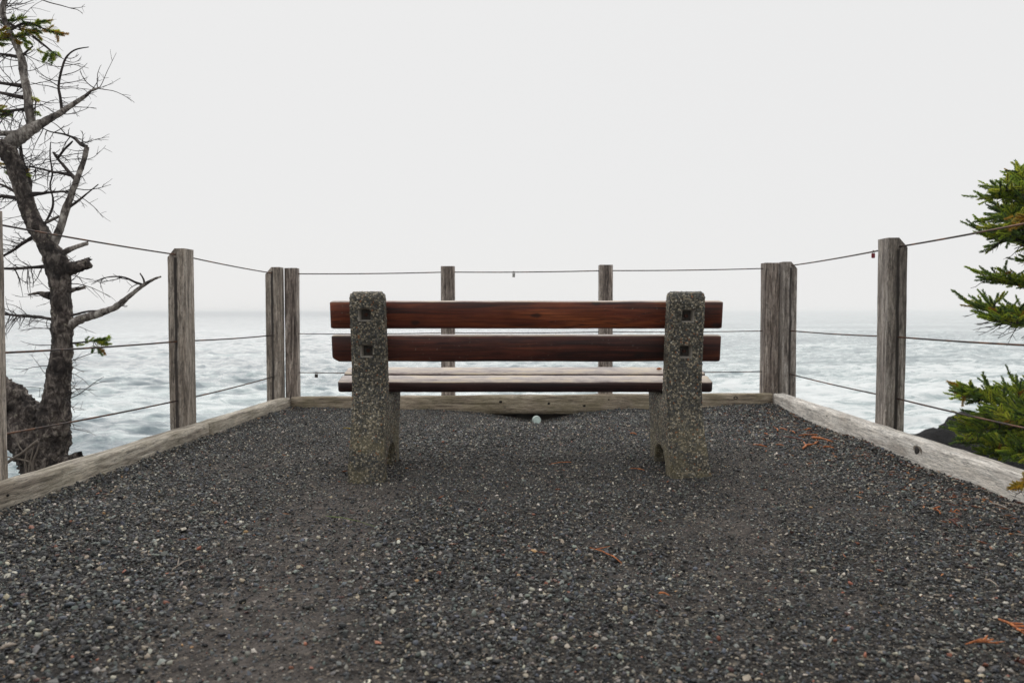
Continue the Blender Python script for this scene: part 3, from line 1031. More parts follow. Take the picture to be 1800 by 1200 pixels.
# ---- far fence
ff = empty('fence', 'grey timber post and cable fence facing the sea behind the bench', 'fence', (0, 0, 0), 'post and cable fences round the lookout')
Cl = (beam_x(-1, 6.42) + 0.004, FAR_Y)
Cr = (beam_x(1, 6.42) - 0.004, FAR_Y)
bf = make_beam(ff, 0, Cl, Cr, 0.088, 0.119, -0.045, 0.092, M_beam_f, 21.0, 60)
FY = FAR_Y + 0.10
for (x0, x1, zt, d, sd) in ((-1.862, -1.762, 1.140, 0.095, 11.0), (-0.582, -0.472, 1.155, 0.10, 13.0), (0.716, 0.826, 1.166, 0.10, 15.0), (2.066, 2.186, 1.182, 0.11, 17.0)):
    make_post(ff, (x0 + x1) / 2, FY + d / 2 + 0.003, x1 - x0, d, zt, R(0.3), M_post_f, 0, sd)
for zs, r in (((1.092, 1.106, 1.118, 1.137), 0.0042), ((0.600, 0.607, 0.615, 0.624), 0.0036), ((0.279, 0.282, 0.285, 0.288), 0.0036)):
    make_wire(ff, [(x, FY + 0.05, z) for x, z in zip((-1.83, -0.53, 0.77, 2.12), zs)], r)
for (px, py, rx, rz) in ((880, 706, 0.016, 0.012), (965, 709, 0.014, 0.014), (1027, 713, 0.016, 0.010), (786, 708, 0.007, 0.006), (1293, 699, 0.022, 0.017), (1070, 702, 0.010, 0.007)):
    q = P(px, py, FAR_Y)
    knot(bf, (q.x, FAR_Y, q.z), 'y-', rx, rz, px * 0.1)

# ---- right fence
fr = empty('fence', 'grey timber post and cable fence running beside the green spruce', 'fence', (0, 0, 0), 'post and cable fences round the lookout')
for (yf, zt, w, d, sd) in ((2.75, 1.21, 0.11, 0.135, 31.0), (4.59, 1.205, 0.112, 0.138, 33.0), (6.47, 1.187, 0.118, 0.105, 35.0)):
    yc = yf + d / 2
    make_post(fr, pxr(yc) + w / 2 + (0.003 if yf < 4 else -0.008 if yf < 6 else -0.012), yc, w, d, zt, ANG_R, M_post_r, 1, sd)
br_ = make_beam(fr, 1, (beam_x(1, 0.6), 0.6), (beam_x(1, 6.42), 6.42), 0.118, 0.121, -0.16, 0.095, M_beam_r, 41.0, 60)
RX = lambda y: pxr(y) + 0.058
for zs, r in (((1.162, 1.151, 1.155), 0.0050), ((0.640, 0.632, 0.626), 0.0046), ((0.285, 0.277, 0.273), 0.0046)):
    make_wire(fr, [(RX(y), y, z) for y, z in zip((2.8, 4.65, 6.5), zs)], r)
for (px, py, y, rx, rz) in ((1383, 724, 6.25, 0.012, 0.010), (1408, 734, 5.9, 0.012, 0.010), (1474, 731, 5.25, 0.012, 0.006), (1512, 772, 4.78, 0.014, 0.012), (1622, 792, 4.02, 0.030, 0.022)):
    q = P(px, py, y)
    if px == 1622:
        knot(br_, (beam_x(1, y), y, q.z), 'x-', 0.062, 0.036, 3.3, M_knot_edge, 0.001)
        knot(br_, (beam_x(1, y) - 0.001, y + 0.006, q.z), 'x-', 0.030, 0.022, 4.4)
    else:
        knot(br_, (beam_x(1, y), y, q.z), 'x-', rx, rz, px * 0.1)


# ------------------------------------------------------------------ padlocks
def padlock(label, loc, w, h, d, body_mat, rot, tilt=0.0):
    t = empty('padlock', label, 'padlock', loc)
    t.rotation_euler = (0, tilt, rot)
    sh = 0.62 * w
    bm = bmesh.new()
    bmesh.ops.create_cube(bm, size=1)
    for v in bm.verts:
        v.co = Vector((v.co.x * w, v.co.y * d, v.co.z * h - h / 2 - sh))
    bmesh.ops.bevel(bm, geom=bm.edges[:], offset=w * 0.12, segments=2, affect='EDGES')
    me = bpy.data.meshes.new('body')
    bm.to_mesh(me)
    bm.free()
    me.materials.append(body_mat)
    o = bpy.data.objects.new('body', me)
    COL.objects.link(o)
    o.parent = t
    acc = Acc()
    pts = [Vector((-w * 0.3, 0, -sh - 0.002)), Vector((-w * 0.3, 0, -w * 0.2))]
    for k in range(1, 8):
        a = math.pi * (1 - k / 8)
        pts.append(Vector((math.cos(a) * w * 0.3, 0, -w * 0.2 + math.sin(a) * w * 0.3)))
    pts += [Vector((w * 0.3, 0, -w * 0.2)), Vector((w * 0.3, 0, -sh - 0.002))]
    acc.tube(pts, [w * 0.09] * len(pts), 8)
    acc.build('shackle', M_steel, t)
    return t


padlock('small red padlock hanging on the top cable beside a post', (RX(4.94), 4.94, 1.1515 + 0.002), 0.024, 0.030, 0.012, M_red, R(22), R(0))
q = P(903, 479, FY + 0.05)
padlock('small silver padlock hanging mid span on the top cable above the bench', (q.x, FY + 0.05, 1.1105), 0.021, 0.034, 0.013, M_steel, R(25))
q = P(556, 655, FY + 0.05)
padlock('small dark padlock hanging on the lowest cable of the sea fence', (q.x, FY + 0.05, 0.2825), 0.026, 0.030, 0.014, M_black, R(15))


# ------------------------------------------------------------------ bench
BX = 0.07
bench = empty('bench', 'red brown plank bench on pebbly concrete legs facing the sea', 'bench', (BX, 3.9, 0))


def to_bench(o):
    o.parent = bench
    o.location = Vector(o.location) - Vector(bench.location)
    return o


LEAN = R(9)


def make_plank(name, cx, cy, cz, length, w, t, rx, mat, seed, cut=None):
    """plank centred at the point: w = width (local z), t = thickness (local y), tilted about x by rx"""
    b = 0.009
    prof = [(-t / 2, -w / 2 + b), (-t / 2, w / 2 - b), (-t / 2 + b * 0.3, w / 2 - b * 0.3), (-t / 2 + b, w / 2), (t / 2 - b, w / 2), (t / 2 - b * 0.3, w / 2 - b * 0.3),
            (t / 2, w / 2 - b), (t / 2, -w / 2 + b), (t / 2 - b, -w / 2), (-t / 2 + b, -w / 2)]
    n = 60
    xs = [-length / 2, -length / 2 + 0.004, -length / 2 + 0.012] + [-length / 2 + 0.03 + (length - 0.06) * i / (n - 1) for i in range(n)] + [length / 2 - 0.012, length / 2 - 0.004, length / 2]
    vs, fs = [], []
    for x in xs:
        e = max(0.0, 0.012 - (length / 2 - abs(x))) / 0.012
        for (py, pz) in prof:
            q = Vector((x * 4 + seed, py * 20, pz * 20))
            j = 0.0012 * mnoise.noise(q) + 0.0008 * mnoise.noise(q * 5)
            yy, zz = py * (1 - e * 0.14) + j, pz * (1 - e * 0.045) + j
            if cut and x < -length / 2 + 0.03 and pz < -w / 4:
                zz += 0.016 * (1 - (x + length / 2) / 0.03)
            vs.append((x, yy, zz))
    m = len(prof)
    for i in range(len(xs) - 1):
        for k in range(m):
            fs.append((i * m + k, i * m + (k + 1) % m, (i + 1) * m + (k + 1) % m, (i + 1) * m + k)[::-1])
    fs.append(tuple(range(m)))
    fs.append(tuple((len(xs) - 1) * m + k for k in range(m))[::-1])
    o = link_mesh(name, vs, fs, mat, None, True)
    bm = bmesh.new()
    bm.from_mesh(o.data)
    bmesh.ops.recalc_face_normals(bm, faces=bm.faces)
    bm.to_mesh(o.data)
    bm.free()
    o.location = (cx, cy, cz)
    o.rotation_euler = (rx, 0, 0)
    return to_bench(o)


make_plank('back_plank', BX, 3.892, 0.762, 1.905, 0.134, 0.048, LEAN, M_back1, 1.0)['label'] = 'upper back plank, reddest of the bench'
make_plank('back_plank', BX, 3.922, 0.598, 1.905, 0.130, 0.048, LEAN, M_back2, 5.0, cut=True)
# seat planks: thickness is local y here, so they are laid flat by turning a further quarter
SEAT = R(11.2)
for (y0, z0, y1, z1, sd) in ((4.03, 0.419, 4.165, 0.446, 9.0), (4.185, 0.450, 4.325, 0.478, 14.0)):
    vs = Vector((0, y1 - y0, z1 - z0))
    cy, cz = (y0 + y1) / 2, (z0 + z1) / 2
    nrm = Vector((0, -math.sin(SEAT), math.cos(SEAT)))
    ctr = Vector((BX - 0.003, cy, cz)) - nrm * 0.0275
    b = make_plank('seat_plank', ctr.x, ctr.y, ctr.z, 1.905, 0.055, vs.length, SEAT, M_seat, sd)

PROFILE = [(3.655, -0.06), (3.668, 0.0), (3.688, 0.08), (3.728, 0.18), (3.765, 0.29), (3.785, 0.42), (3.775, 0.56), (3.752, 0.70), (3.733, 0.815), (3.735, 0.845), (3.750, 0.864), (3.775, 0.873),
           (3.805, 0.868), (3.826, 0.848), (3.858, 0.70), (3.888, 0.545), (3.900, 0.43), (3.918, 0.352), (3.96, 0.342), (4.30, 0.410), (4.305, 0.36), (4.285, 0.26), (4.245, 0.16), (4.235, 0.05), (4.235, -0.06),
           (4.10, -0.06), (4.095, 0.03), (4.07, 0.075), (4.02, 0.102), (3.95, 0.110), (3.88, 0.092), (3.825, 0.05), (3.805, -0.06)]


def make_leg(x0, x1, holes, seed, flare=0.0):
    bm = bmesh.new()
    a = [bm.verts.new((x0 + (0.010 if 0 else 0), y, z)) for y, z in PROFILE]
    b = [bm.verts.new((x1 + flare * max(0.0, 1 - max(z, 0) / 0.22) * (y < 3.82), y, z)) for y, z in PROFILE]
    n = len(PROFILE)
    bm.faces.new(a)
    bm.faces.new(b[::-1])
    for i in range(n):
        bm.faces.new((a[i], b[i], b[(i + 1) % n], a[(i + 1) % n])[::-1])
    bmesh.ops.recalc_face_normals(bm, faces=bm.faces)
    side = [e for e in bm.edges if abs(e.verts[0].co.x - e.verts[1].co.x) < 1e-6]
    bmesh.ops.bevel(bm, geom=side, offset=0.011, segments=3, affect='EDGES', clamp_overlap=True)
    bmesh.ops.triangulate(bm, faces=bm.faces[:])
    me = bpy.data.meshes.new('leg_source')
    bm.to_mesh(me)
    bm.free()
    src = bpy.data.objects.new('leg_source', me)
    COL.objects.link(src)
    cm = bpy.data.meshes.new('cutter')
    bm = bmesh.new()
    for (hx, hy, hz) in holes:
        r = bmesh.ops.create_cube(bm, size=1)
        for v in r['verts']:
            v.co = Vector((hx + v.co.x * 0.060, hy + v.co.y * 0.11, hz + v.co.z * 0.060))
    bm.to_mesh(cm)
    bm.free()
    cut = bpy.data.objects.new('cutter', cm)
    COL.objects.link(cut)
    r1 = src.modifiers.new('remesh', 'REMESH')
    r1.mode = 'VOXEL'
    r1.voxel_size = 0.0045
    bo = src.modifiers.new('bool', 'BOOLEAN')
    bo.object = cut
    bo.operation = 'DIFFERENCE'
    bo.solver = 'EXACT'
    dg = bpy.context.evaluated_depsgraph_get()
    out = bpy.data.meshes.new_from_object(src.evaluated_get(dg))
    bpy.data.objects.remove(src)
    bpy.data.objects.remove(cut)
    out.materials.clear()
    out.materials.append(M_agg)
    out.polygons.foreach_set('use_smooth', [True] * len(out.polygons))
    o = bpy.data.objects.new('concrete_leg', out)
    COL.objects.link(o)
    to_bench(o)
    for (hx, hy, hz) in holes:
        # smooth cast liner of the square bolt recess: four tapered walls and a back
        acc = Acc()
        yo = hy - 0.002
        lo, li = 0.0298, 0.0235
        v = []
        for (s, y) in ((lo, yo), (lo - 0.002, yo + 0.006), (li, hy + 0.046)):
            for (sx, sz) in ((-1, -1), (1, -1), (1, 1), (-1, 1)):
                v.append((hx + sx * s, y, hz + sz * s))
        f = []
        for r_ in range(2):
            for k in range(4):
                f.append((r_ * 4 + k, r_ * 4 + (k + 1) % 4, (r_ + 1) * 4 + (k + 1) % 4, (r_ + 1) * 4 + k))
        f.append((8, 9, 10, 11))
        acc.add(v, f)
        rc = acc.build('bolt_recess', M_cement, o, False)
        rc.data.materials.append(M_shadecement)
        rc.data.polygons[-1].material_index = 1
        acc = Acc()
        acc.tube([(hx, hy + 0.046, hz), (hx, hy + 0.034, hz), (hx, hy + 0.033, hz)], [0.010, 0.010, 0.006], 6)
        bt = acc.build('bolt', M_bolt, o, False)
        for p_ in (rc, bt):
            pass
    return o


make_leg(-0.765, -0.602, [(-0.694, 3.752, 0.762), (-0.690, 3.780, 0.590)], 1.0)
make_leg(0.738, 0.908, [(0.828, 3.752, 0.757), (0.826, 3.780, 0.587)], 4.0, 0.020)
# (the profile is given in world metres; to_bench has already moved the legs, so shift the mesh origin back)


# ------------------------------------------------------------------ spruce foliage tools
def rand_unit(rng):
    while True:
        v = Vector((rng.uniform(-1, 1), rng.uniform(-1, 1), rng.uniform(-1, 1)))
        if 0.05 < v.length < 1:
            return v.normalized()


GREENS = [(0.17, 0.25, 0.035), (0.27, 0.37, 0.042), (0.37, 0.45, 0.05), (0.10, 0.165, 0.04), (0.46, 0.49, 0.06), (0.15, 0.24, 0.06)]
YELLOWS = [(0.42, 0.26, 0.03), (0.36, 0.20, 0.03), (0.40, 0.30, 0.05)]


def add_shoot(acc, wood_acc, base, dirv, length, rng, col, nl=0.0165, dens=2100):
    """one spruce shoot: a thin curved stem clothed in needles pointing forward and out"""
    d = dirv.normalized()
    up = Vector((0, 0, 1))
    bend = rand_unit(rng) * 0.25 + up * 0.15
    n = max(4, int(length * 60))
    pts = []
    for i in range(n + 1):
        t = i / n
        pts.append(base + d * (length * t) + bend * (length * 0.35 * t * t))
    wood_acc.tube(pts[::2] if len(pts) > 5 else pts, [0.0016] * len(pts[::2] if len(pts) > 5 else pts), 4, cap=False)
    cnt = int(length * dens)
    V, F = [], []
    for i in range(cnt):
        t = (i + rng.random()) / cnt
        k = min(n - 1, int(t * n))
        f = t * n - k
        p = pts[k].lerp(pts[k + 1], f)
        ax = (pts[k + 1] - pts[k]).normalized()
        s = rand_unit(rng)
        s = (s - ax * s.dot(ax)).normalized()
        if s.z < -0.2 and rng.random() < 0.5:
            s.z = -s.z
        fw = 0.55 + 0.9 * t
        nd_ = (s + ax * fw).normalized()
        L = nl * rng.uniform(0.75, 1.15) * (1.0 - 0.25 * t)
        w = nd_.cross(rand_unit(rng)).normalized() * 0.0014
        b = len(V)
        V += [p, p + nd_ * L * 0.5 + w, p + nd_ * L, p + nd_ * L * 0.5 - w]
        F += [(b, b + 1, b + 2, b + 3)]
    g = rng.uniform(0.8, 1.25)
    acc.add(V, F, (col[0] * g, col[1] * g, col[2] * g))


def pick_col(rng, yellow=0.03):
    if rng.random() < yellow:
        return rng.choice(YELLOWS)
    return rng.choice(GREENS)


def spruce_branch(parent, main, seed, sub_n=7, sub_len=0.16, shoot=0.065, flat=0.35, bare=0.15, yellow=0.03, dead=8, all_yellow=False, start=0.3, step=0.022):
    """main: list of (px, py, depth); wood becomes the part 'branch', needles its sub-part 'foliage'"""
    rng = random.Random(seed)
    wood_a, leaf = Acc(), Acc()
    n = len(main)
    pts = [(P(px, py, y), 0.014 * (1 - 0.85 * i / (n - 1))) for i, (px, py, y) in enumerate(main)]
    path = catmull(pts, 6)
    wood_a.tube([p for p, r in path], [r for p, r in path], 6, 0.2)
    axes = [([p for p, r in path], start)]
    m = len(path)
    up = Vector((0, 0, 1))
    for s in range(sub_n):
        t = start * 0.7 + (0.97 - start * 0.7) * (s + rng.random() * 0.6) / sub_n
        i = min(m - 2, int(t * (m - 1)))
        p = path[i][0]
        ax = (path[i + 1][0] - path[i][0]).normalized()
        lat = ax.cross(up).normalized() * (1 if s % 2 else -1)
        d = (ax * rng.uniform(0.7, 1.1) + lat * rng.uniform(0.5, 1.0) + up * rng.gauss(0.04, flat)).normalized()
        L = sub_len * rng.uniform(0.6, 1.25) * (1.15 - 0.5 * t)
        sp = [p + d * (L * k / 6) + up * (0.18 * L * (k / 6) ** 2) + rand_unit(rng) * 0.004 for k in range(7)]
        wood_a.tube(sp, [0.0042 * (1 - 0.1 * k) for k in range(7)], 5)
        axes.append((sp, bare))
    for pl, st in axes:
        tot = sum((b - a).length for a, b in zip(pl[:-1], pl[1:]))
        k = 0
        pos = st * tot
        while pos < tot:
            f = pos / tot * (len(pl) - 1)
            i = min(len(pl) - 2, int(f))
            p = pl[i].lerp(pl[i + 1], f - i)
            ax = (pl[i + 1] - pl[i]).normalized()
            lat = ax.cross(up).normalized() * (1 if k % 2 else -1)
            d = ax * rng.uniform(0.7, 1.1) + lat * rng.uniform(0.35, 0.9) + up * rng.gauss(0.12, 0.28)
            c = rng.choice(YELLOWS) if all_yellow else pick_col(rng, yellow)
            add_shoot(leaf, wood_a, p, d, shoot * rng.uniform(0.6, 1.35), rng, c)
            pos += step * rng.uniform(0.7, 1.5)
            k += 1
        c = rng.choice(YELLOWS) if all_yellow else pick_col(rng, yellow)
        add_shoot(leaf, wood_a, pl[-1], pl[-1] - pl[-2], shoot * 1.1, rng, c)
    # bare dead twigs hanging below the living spray
    for s in range(dead):
        i = rng.randrange(m // 3, m - 1)
        p = path[i][0]
        ax = (path[i + 1][0] - path[i][0]).normalized()
        d = (ax * rng.uniform(0.5, 1.2) + Vector((0, rng.uniform(-.5, .5), -rng.uniform(0.2, 0.8)))).normalized()
        L = rng.uniform(0.05, 0.16)
        sp = [p + d * (L * k / 4) + rand_unit(rng) * 0.006 for k in range(5)]
        wood_a.tube(sp, [0.0022, 0.002, 0.0017, 0.0014, 0.001], 4)
        for q in range(2):
            k = rng.randrange(1, 4)
            e = sp[k] + (d + rand_unit(rng) * 0.8).normalized() * L * 0.3
            wood_a.tube([sp[k], e], [0.0014, 0.0008], 4)
    b = wood_a.build('branch', M_twig, parent)
    leaf.build('foliage', M_needle, b, False)
    return b


# ------------------------------------------------------------------ green spruce at the right
spruce = empty('spruce_tree', 'green wind-clipped spruce leaning over the fence near the silver beam', 'tree', (0, 0, 0))
tr = Acc()
tp = catmull([(P(2060, 1150, 4.3), 0.10), (P(2045, 900, 4.3), 0.085), (P(2030, 700, 4.25), 0.07), (P(2010, 500, 4.25), 0.055), (P(1990, 380, 4.2), 0.04), (P(1950, 300, 4.2), 0.02)], 6)
tr.tube([p for p, r in tp], [r for p, r in tp], 12, 0.25)
tr.build('trunk', M_bark, spruce)
BR = [
    # top clump
    ([(1990, 470, 4.25), (1880, 440, 4.2), (1790, 425, 4.1), (1730, 412, 4.05), (1692, 407, 4.0)], 9, 0.13, 10),
    ([(1990, 455, 4.25), (1880, 410, 4.2), (1800, 385, 4.15), (1740, 372, 4.1), (1698, 378, 4.05)], 9, 0.14, 3),
    ([(1990, 430, 4.2), (1890, 380, 4.15), (1810, 350, 4.1), (1750, 338, 4.05), (1706, 338, 4.0)], 9, 0.13, 1),
    ([(1990, 400, 4.2), (1900, 355, 4.2), (1830, 325, 4.2), (1780, 310, 4.2), (1742, 306, 4.2)], 8, 0.12, 1),
    ([(1980, 390, 4.2), (1900, 340, 4.25), (1840, 312, 4.3), (1802, 288, 4.3)], 7, 0.12, 0),
    ([(1985, 440, 4.2), (1890, 400, 4.0), (1810, 378, 3.9), (1750, 390, 3.85), (1715, 398, 3.85)], 9, 0.13, 3),
    ([(1985, 420, 4.3), (1890, 375, 4.4), (1815, 345, 4.5), (1770, 360, 4.5), (1730, 360, 4.5)], 9, 0.13, 1),
    # second layer
    ([(2000, 512, 4.25), (1880, 508, 4.2), (1800, 504, 4.15), (1745, 500, 4.1), (1698, 491, 4.05)], 9, 0.14, 3),
    ([(2000, 490, 4.25), (1890, 480, 4.2), (1820, 470, 4.15), (1768, 460, 4.15)], 6, 0.12, 1),
    # third layer
    ([(2005, 585, 4.25), (1900, 578, 4.2), (1800, 566, 4.15), (1730, 556, 4.1), (1685, 541, 4.05)], 11, 0.16, 12),
    ([(2005, 575, 4.25), (1900, 570, 4.1), (1810, 566, 3.95), (1745, 570, 3.9), (1700, 560, 3.85)], 10, 0.15, 12),
    ([(2005, 580, 4.3), (1900, 568, 4.45), (1810, 556, 4.5), (1750, 548, 4.5)], 8, 0.15, 2),
    # lowest sprays
    ([(2030, 790, 4.3), (1920, 748, 4.2), (1820, 722, 4.1), (1740, 708, 4.05), (1695, 693, 4.0), (1668, 690, 4.0)], 12, 0.12, 1),
    ([(2030, 760, 4.3), (1900, 725, 4.3), (1810, 700, 4.3), (1740, 683, 4.3)], 8, 0.13, 0),
    ([(2030, 800, 4.3), (1920, 770, 4.2), (1810, 750, 4.15), (1730, 745, 4.1), (1675, 750, 4.1)], 12, 0.15, 3),
    ([(2030, 810, 4.3), (1920, 785, 4.3), (1820, 765, 4.3), (1740, 768, 4.3), (1668, 772, 4.2)], 10, 0.13, 5),
    ([(2030, 800, 4.2), (1920, 770, 4.0), (1830, 740, 3.85), (1770, 728, 3.8), (1720, 722, 3.8)], 11, 0.14, 1),
    ([(2030, 830, 4.2), (1920, 800, 3.9), (1850, 782, 3.7), (1795, 788, 3.65), (1755, 803, 3.6)], 9, 0.11, 0),
    ([(2030, 830, 4.3), (1900, 800, 4.3), (1800, 785, 4.3), (1740, 790, 4.25), (1702, 797, 4.2)], 8, 0.11, 5),
]
for i, (mn, sn, sl, dd) in enumerate(BR):
    mn = [(a + (46 if i < 7 else 38 if i < 12 else 26), b_ + (6 if i < 7 else 0), d_) for a, b_, d_ in mn]
    fl_ = 0.42 if i < 7 or i > 11 else 0.16
    spruce_branch(spruce, mn, 300 + i, sub_n=sn + 3, sub_len=sl, dead=dd, flat=fl_, yellow=0.035, shoot=0.062, step=0.018)
    for rep_ in range(2 if (i < 7 or i > 11) else 1):
     jr = random.Random(900 + i + 50 * rep_)
     jx, jy, jd = jr.uniform(2, 34), jr.uniform(-10, 12) * (0.4 if 7 <= i <= 11 else 1), jr.choice((-1, 1)) * jr.uniform(0.06, 0.16)
     spruce_branch(spruce, [(a + jx, b_ + jy, d_ + jd * (0.3 + k_ / len(mn))) for k_, (a, b_, d_) in enumerate(mn)], 600 + i + 50 * rep_, sub_n=sn + 2, sub_len=sl, dead=dd // 3, flat=fl_, yellow=0.03, shoot=0.062, step=0.02)
spruce_branch(spruce, [(1960, 300, 3.95), (1860, 345, 3.7), (1815, 375, 3.62), (1788, 397, 3.6)], 401, sub_n=5, sub_len=0.06, dead=0, all_yellow=True, shoot=0.035, start=0.45)['label'] = 'yellow dying spray at the edge of the top clump'
spruce_branch(spruce, [(2000, 800, 3.6), (1880, 825, 3.15), (1825, 842, 3.02), (1792, 856, 2.98)], 402, sub_n=4, sub_len=0.05, dead=2, all_yellow=True, shoot=0.035, start=0.5)['label'] = 'yellow dying spray hanging in front of the silver beam'


# ------------------------------------------------------------------ dead spruce at the left
dead = empty('dead_tree', 'gnarled dark half-dead spruce with bare twisted limbs beyond the fence', 'tree', (0, 0, 0))
TD = 4.55
S = TD / FPX


def limb(name, pts, mat, sides=12, wob=0.22, per=6, depth=TD, seed=0.0, twigs=0, tw_len=(30, 90), tw_dir=None, label=None, tip_break=False, parent=None):
    """pts: (px, py, width px, depth offset)"""
    per = per * 2 if mat in (M_bark, M_bark_grey) else per
    cp = [(P(p[0], p[1], depth + (p[3] if len(p) > 3 else 0)), 0.5 * p[2] * S) for p in pts]
    path = catmull(cp, per)
    acc = Acc()
    if mat in (M_bark, M_bark_grey):
        sides = int(sides * 1.8)
    acc.tube([p for p, r in path], [r for p, r in path], sides, wob, seed, jag=1.1 if name == 'stub' else 0.0)
    o = acc.build(name, mat, parent or dead)
    if label:
        o['label'] = label
    if twigs:
        twigs = int(twigs * 1.12)
        rng = random.Random(int(seed * 100) + 17)
        tw = Acc()
        for k in range(twigs):
            i = rng.randrange(len(path) // 8, len(path))
            p, r = path[i]
            base_d = rng.choice(tw_dir) if tw_dir else (rng.choice((-1, 1)), rng.uniform(-0.4, 0.4))
            d = Vector((base_d[0] + rng.gauss(0, 0.25), rng.uniform(-0.6, 0.6), base_d[1] + rng.gauss(0, 0.25))).normalized()
            L = rng.uniform(*tw_len) * S
            curl = (rand_unit(rng) + Vector((0, 0, rng.choice((-0.8, 0.7))))) * 0.9
            q = [p]
            for s_ in range(1, 9):
                d = (d + curl * 0.085 + rand_unit(rng) * 0.15).normalized()
                q.append(q[-1] + d * (L / 8))
            r0 = rng.uniform(0.0021, 0.0034)
            tw.tube(q, [r0 * (1 - 0.075 * s_) for s_ in range(9)], 5, cap=False)
            for z in range(rng.randrange(2, 6)):
                j = rng.randrange(1, 8)
                dd = ((q[j + 1] - q[j]).normalized() + rand_unit(rng) * 0.9 + Vector((0, 0, rng.choice((-.5, .3))))).normalized()
                LL = L * rng.uniform(0.12, 0.4)
                e = [q[j]]
                for s_ in range(4):
                    dd = (dd + rand_unit(rng) * 0.18).normalized()
                    e.append(e[-1] + dd * LL / 4)
                tw.tube(e, [0.0013, 0.0012, 0.0011, 0.0009, 0.0007], 4, cap=False)
        tw.build('twigs', M_twig, o, True, 'stuff')
    return o


limb('trunk', [(74, 900, 66), (76, 850, 62), (80, 815, 68), (87, 780, 64), (92, 745, 56), (97, 715, 50), (100, 690, 42), (105, 650, 39), (109, 600, 34), (109, 555, 33), (106, 510, 33), (103, 480, 38),
               (97, 455, 38), (84, 432, 32), (70, 408, 30), (56, 384, 30), (45, 350, 27), (33, 315, 27), (22, 283, 29), (10, 262, 32), (2, 250, 22)], M_bark, 20, 0.17, 10, seed=1.0, twigs=60, tw_len=(35, 95),
     tw_dir=[(1, 0.1), (-1, 0.1), (-1, -0.3), (1, 0.4), (1, -0.2)])
limb('root', [(88, 770, 44), (72, 742, 44), (50, 722, 42), (28, 705, 44), (8, 688, 44), (-20, 668, 44), (-60, 640, 44)], M_bark, 16, 0.32, 8, seed=2.0, label='thick low limb curving out from the foot')
limb('root', [(78, 850, 50, -.05), (66, 815, 54, -.08), (50, 780, 56, -.08), (25, 757, 54, -.05), (-10, 742, 54), (-50, 730, 46)], M_bark, 16, 0.32, 8, seed=3.0)
limb('stub', [(105, 815, 26, -.03), (122, 808, 20, -.06), (136, 803, 19, -.08)], M_bark, 12, 0.3, 5, seed=3.5)
limb('stub', [(100, 478, 26), (120, 472, 24), (138, 468, 22), (153, 463, 19)], M_bark, 14, 0.3, 6, seed=4.0, twigs=5, tw_len=(15, 40), label='thick broken stub on the trunk', tw_dir=[(1, 0.3)])
limb('stub', [(100, 455, 14), (114, 443, 11), (134, 434, 8), (152, 428, 7)], M_bark_grey, 10, 0.2, 5, seed=4.5)
limb('stub', [(88, 520, 14), (78, 518, 11), (68, 515, 6), (50, 518, 2.5)], M_bark, 10, 0.3, 5, seed=4.7)
limb('stub', [(118, 512, 10), (132, 509, 7), (149, 505, 5)], M_bark, 10, 0.3, 5, seed=4.8)
limb('branch', [(8, 264, 28), (20, 252, 25), (36, 240, 23), (56, 227, 19), (80, 213, 13), (108, 197, 9.5), (132, 181, 8), (150, 169, 6), (160, 160, 4), (176, 153, 1.5)], M_bark_grey, 12, 0.2, 6, seed=5.0, twigs=16, tw_len=(20, 70),
     tw_dir=[(1, 0.5), (0.3, 1), (1, -0.2), (-1, 0.3)])
limb('leader', [(56, 230, 15), (53, 205, 13.5), (49, 168, 13), (43, 136, 12.5), (38, 104, 12.5), (29, 80, 11.5), (17, 56, 10.5), (8, 36, 10), (5, 15, 10), (12, -10, 7), (22, -40, 5)], M_bark_grey, 12, 0.22, 6, seed=6.0, twigs=52, tw_len=(30, 95),
     tw_dir=[(1, 0.05), (1, -0.25), (-1, 0.1), (-1, -0.2), (1, 0.25)])
limb('branch', [(109, 196, 5), (106, 172, 5), (103, 152, 4.5), (107, 128, 4), (116, 102, 3.6), (132, 88, 2.6), (156, 83, 1.6)], M_twig, 8, 0.15, 5, seed=7.0, twigs=13, tw_len=(25, 60), tw_dir=[(1, -0.2), (1, 0.0), (-1, 0.1)])
limb('branch', [(88, 444, 15), (97, 424, 14), (106, 400, 13), (116, 368, 12.5), (128, 336, 11.5), (138, 308, 9.5), (148, 280, 8.5), (153, 258, 7.5)], M_bark_grey, 12, 0.2, 6, seed=8.0, twigs=14, tw_len=(25, 70), tw_dir=[(-1, 0.2), (1, 0.1), (-1, 0.5), (1, -0.2)])
limb('branch', [(153, 258, 7), (142, 254, 6), (130, 243, 4.5), (112, 236, 3.5), (90, 232, 2.2), (76, 226, 1.5)], M_twig, 8, 0.2, 5, seed=9.0, twigs=12, tw_len=(20, 55), tw_dir=[(-1, 0.3), (-0.3, -1), (1, 0.4)])
limb('branch', [(132, 314, 8), (122, 304, 6.5), (112, 291, 5.5), (102, 280, 5), (94, 268, 4.5)], M_twig, 8, 0.2, 5, seed=10.0, twigs=5, tw_len=(15, 40))
limb('branch', [(102, 278, 4), (112, 264, 4.5), (122, 254, 3.5), (128, 248, 2)], M_twig, 8, 0.2, 5, seed=10.5)
limb('branch', [(134, 312, 6), (116, 306, 5), (92, 302, 4), (68, 296, 3), (45, 292, 2)], M_twig, 8, 0.2, 5, seed=11.0, twigs=9, tw_len=(15, 45), tw_dir=[(-0.6, -1), (-1, 0.4)])
limb('branch', [(119, 366, 6), (136, 354, 4.5), (152, 341, 3), (173, 324, 1.6)], M_twig, 8, 0.2, 5, seed=12.0, twigs=2, tw_len=(8, 18))
limb('branch', [(48, 338, 12), (52, 320, 10), (44, 298, 8), (38, 275, 6), (36, 255, 5)], M_twig, 8, 0.25, 5, seed=13.0, depth=TD + 0.1, twigs=6, tw_len=(25, 60), tw_dir=[(1, 0.1)])
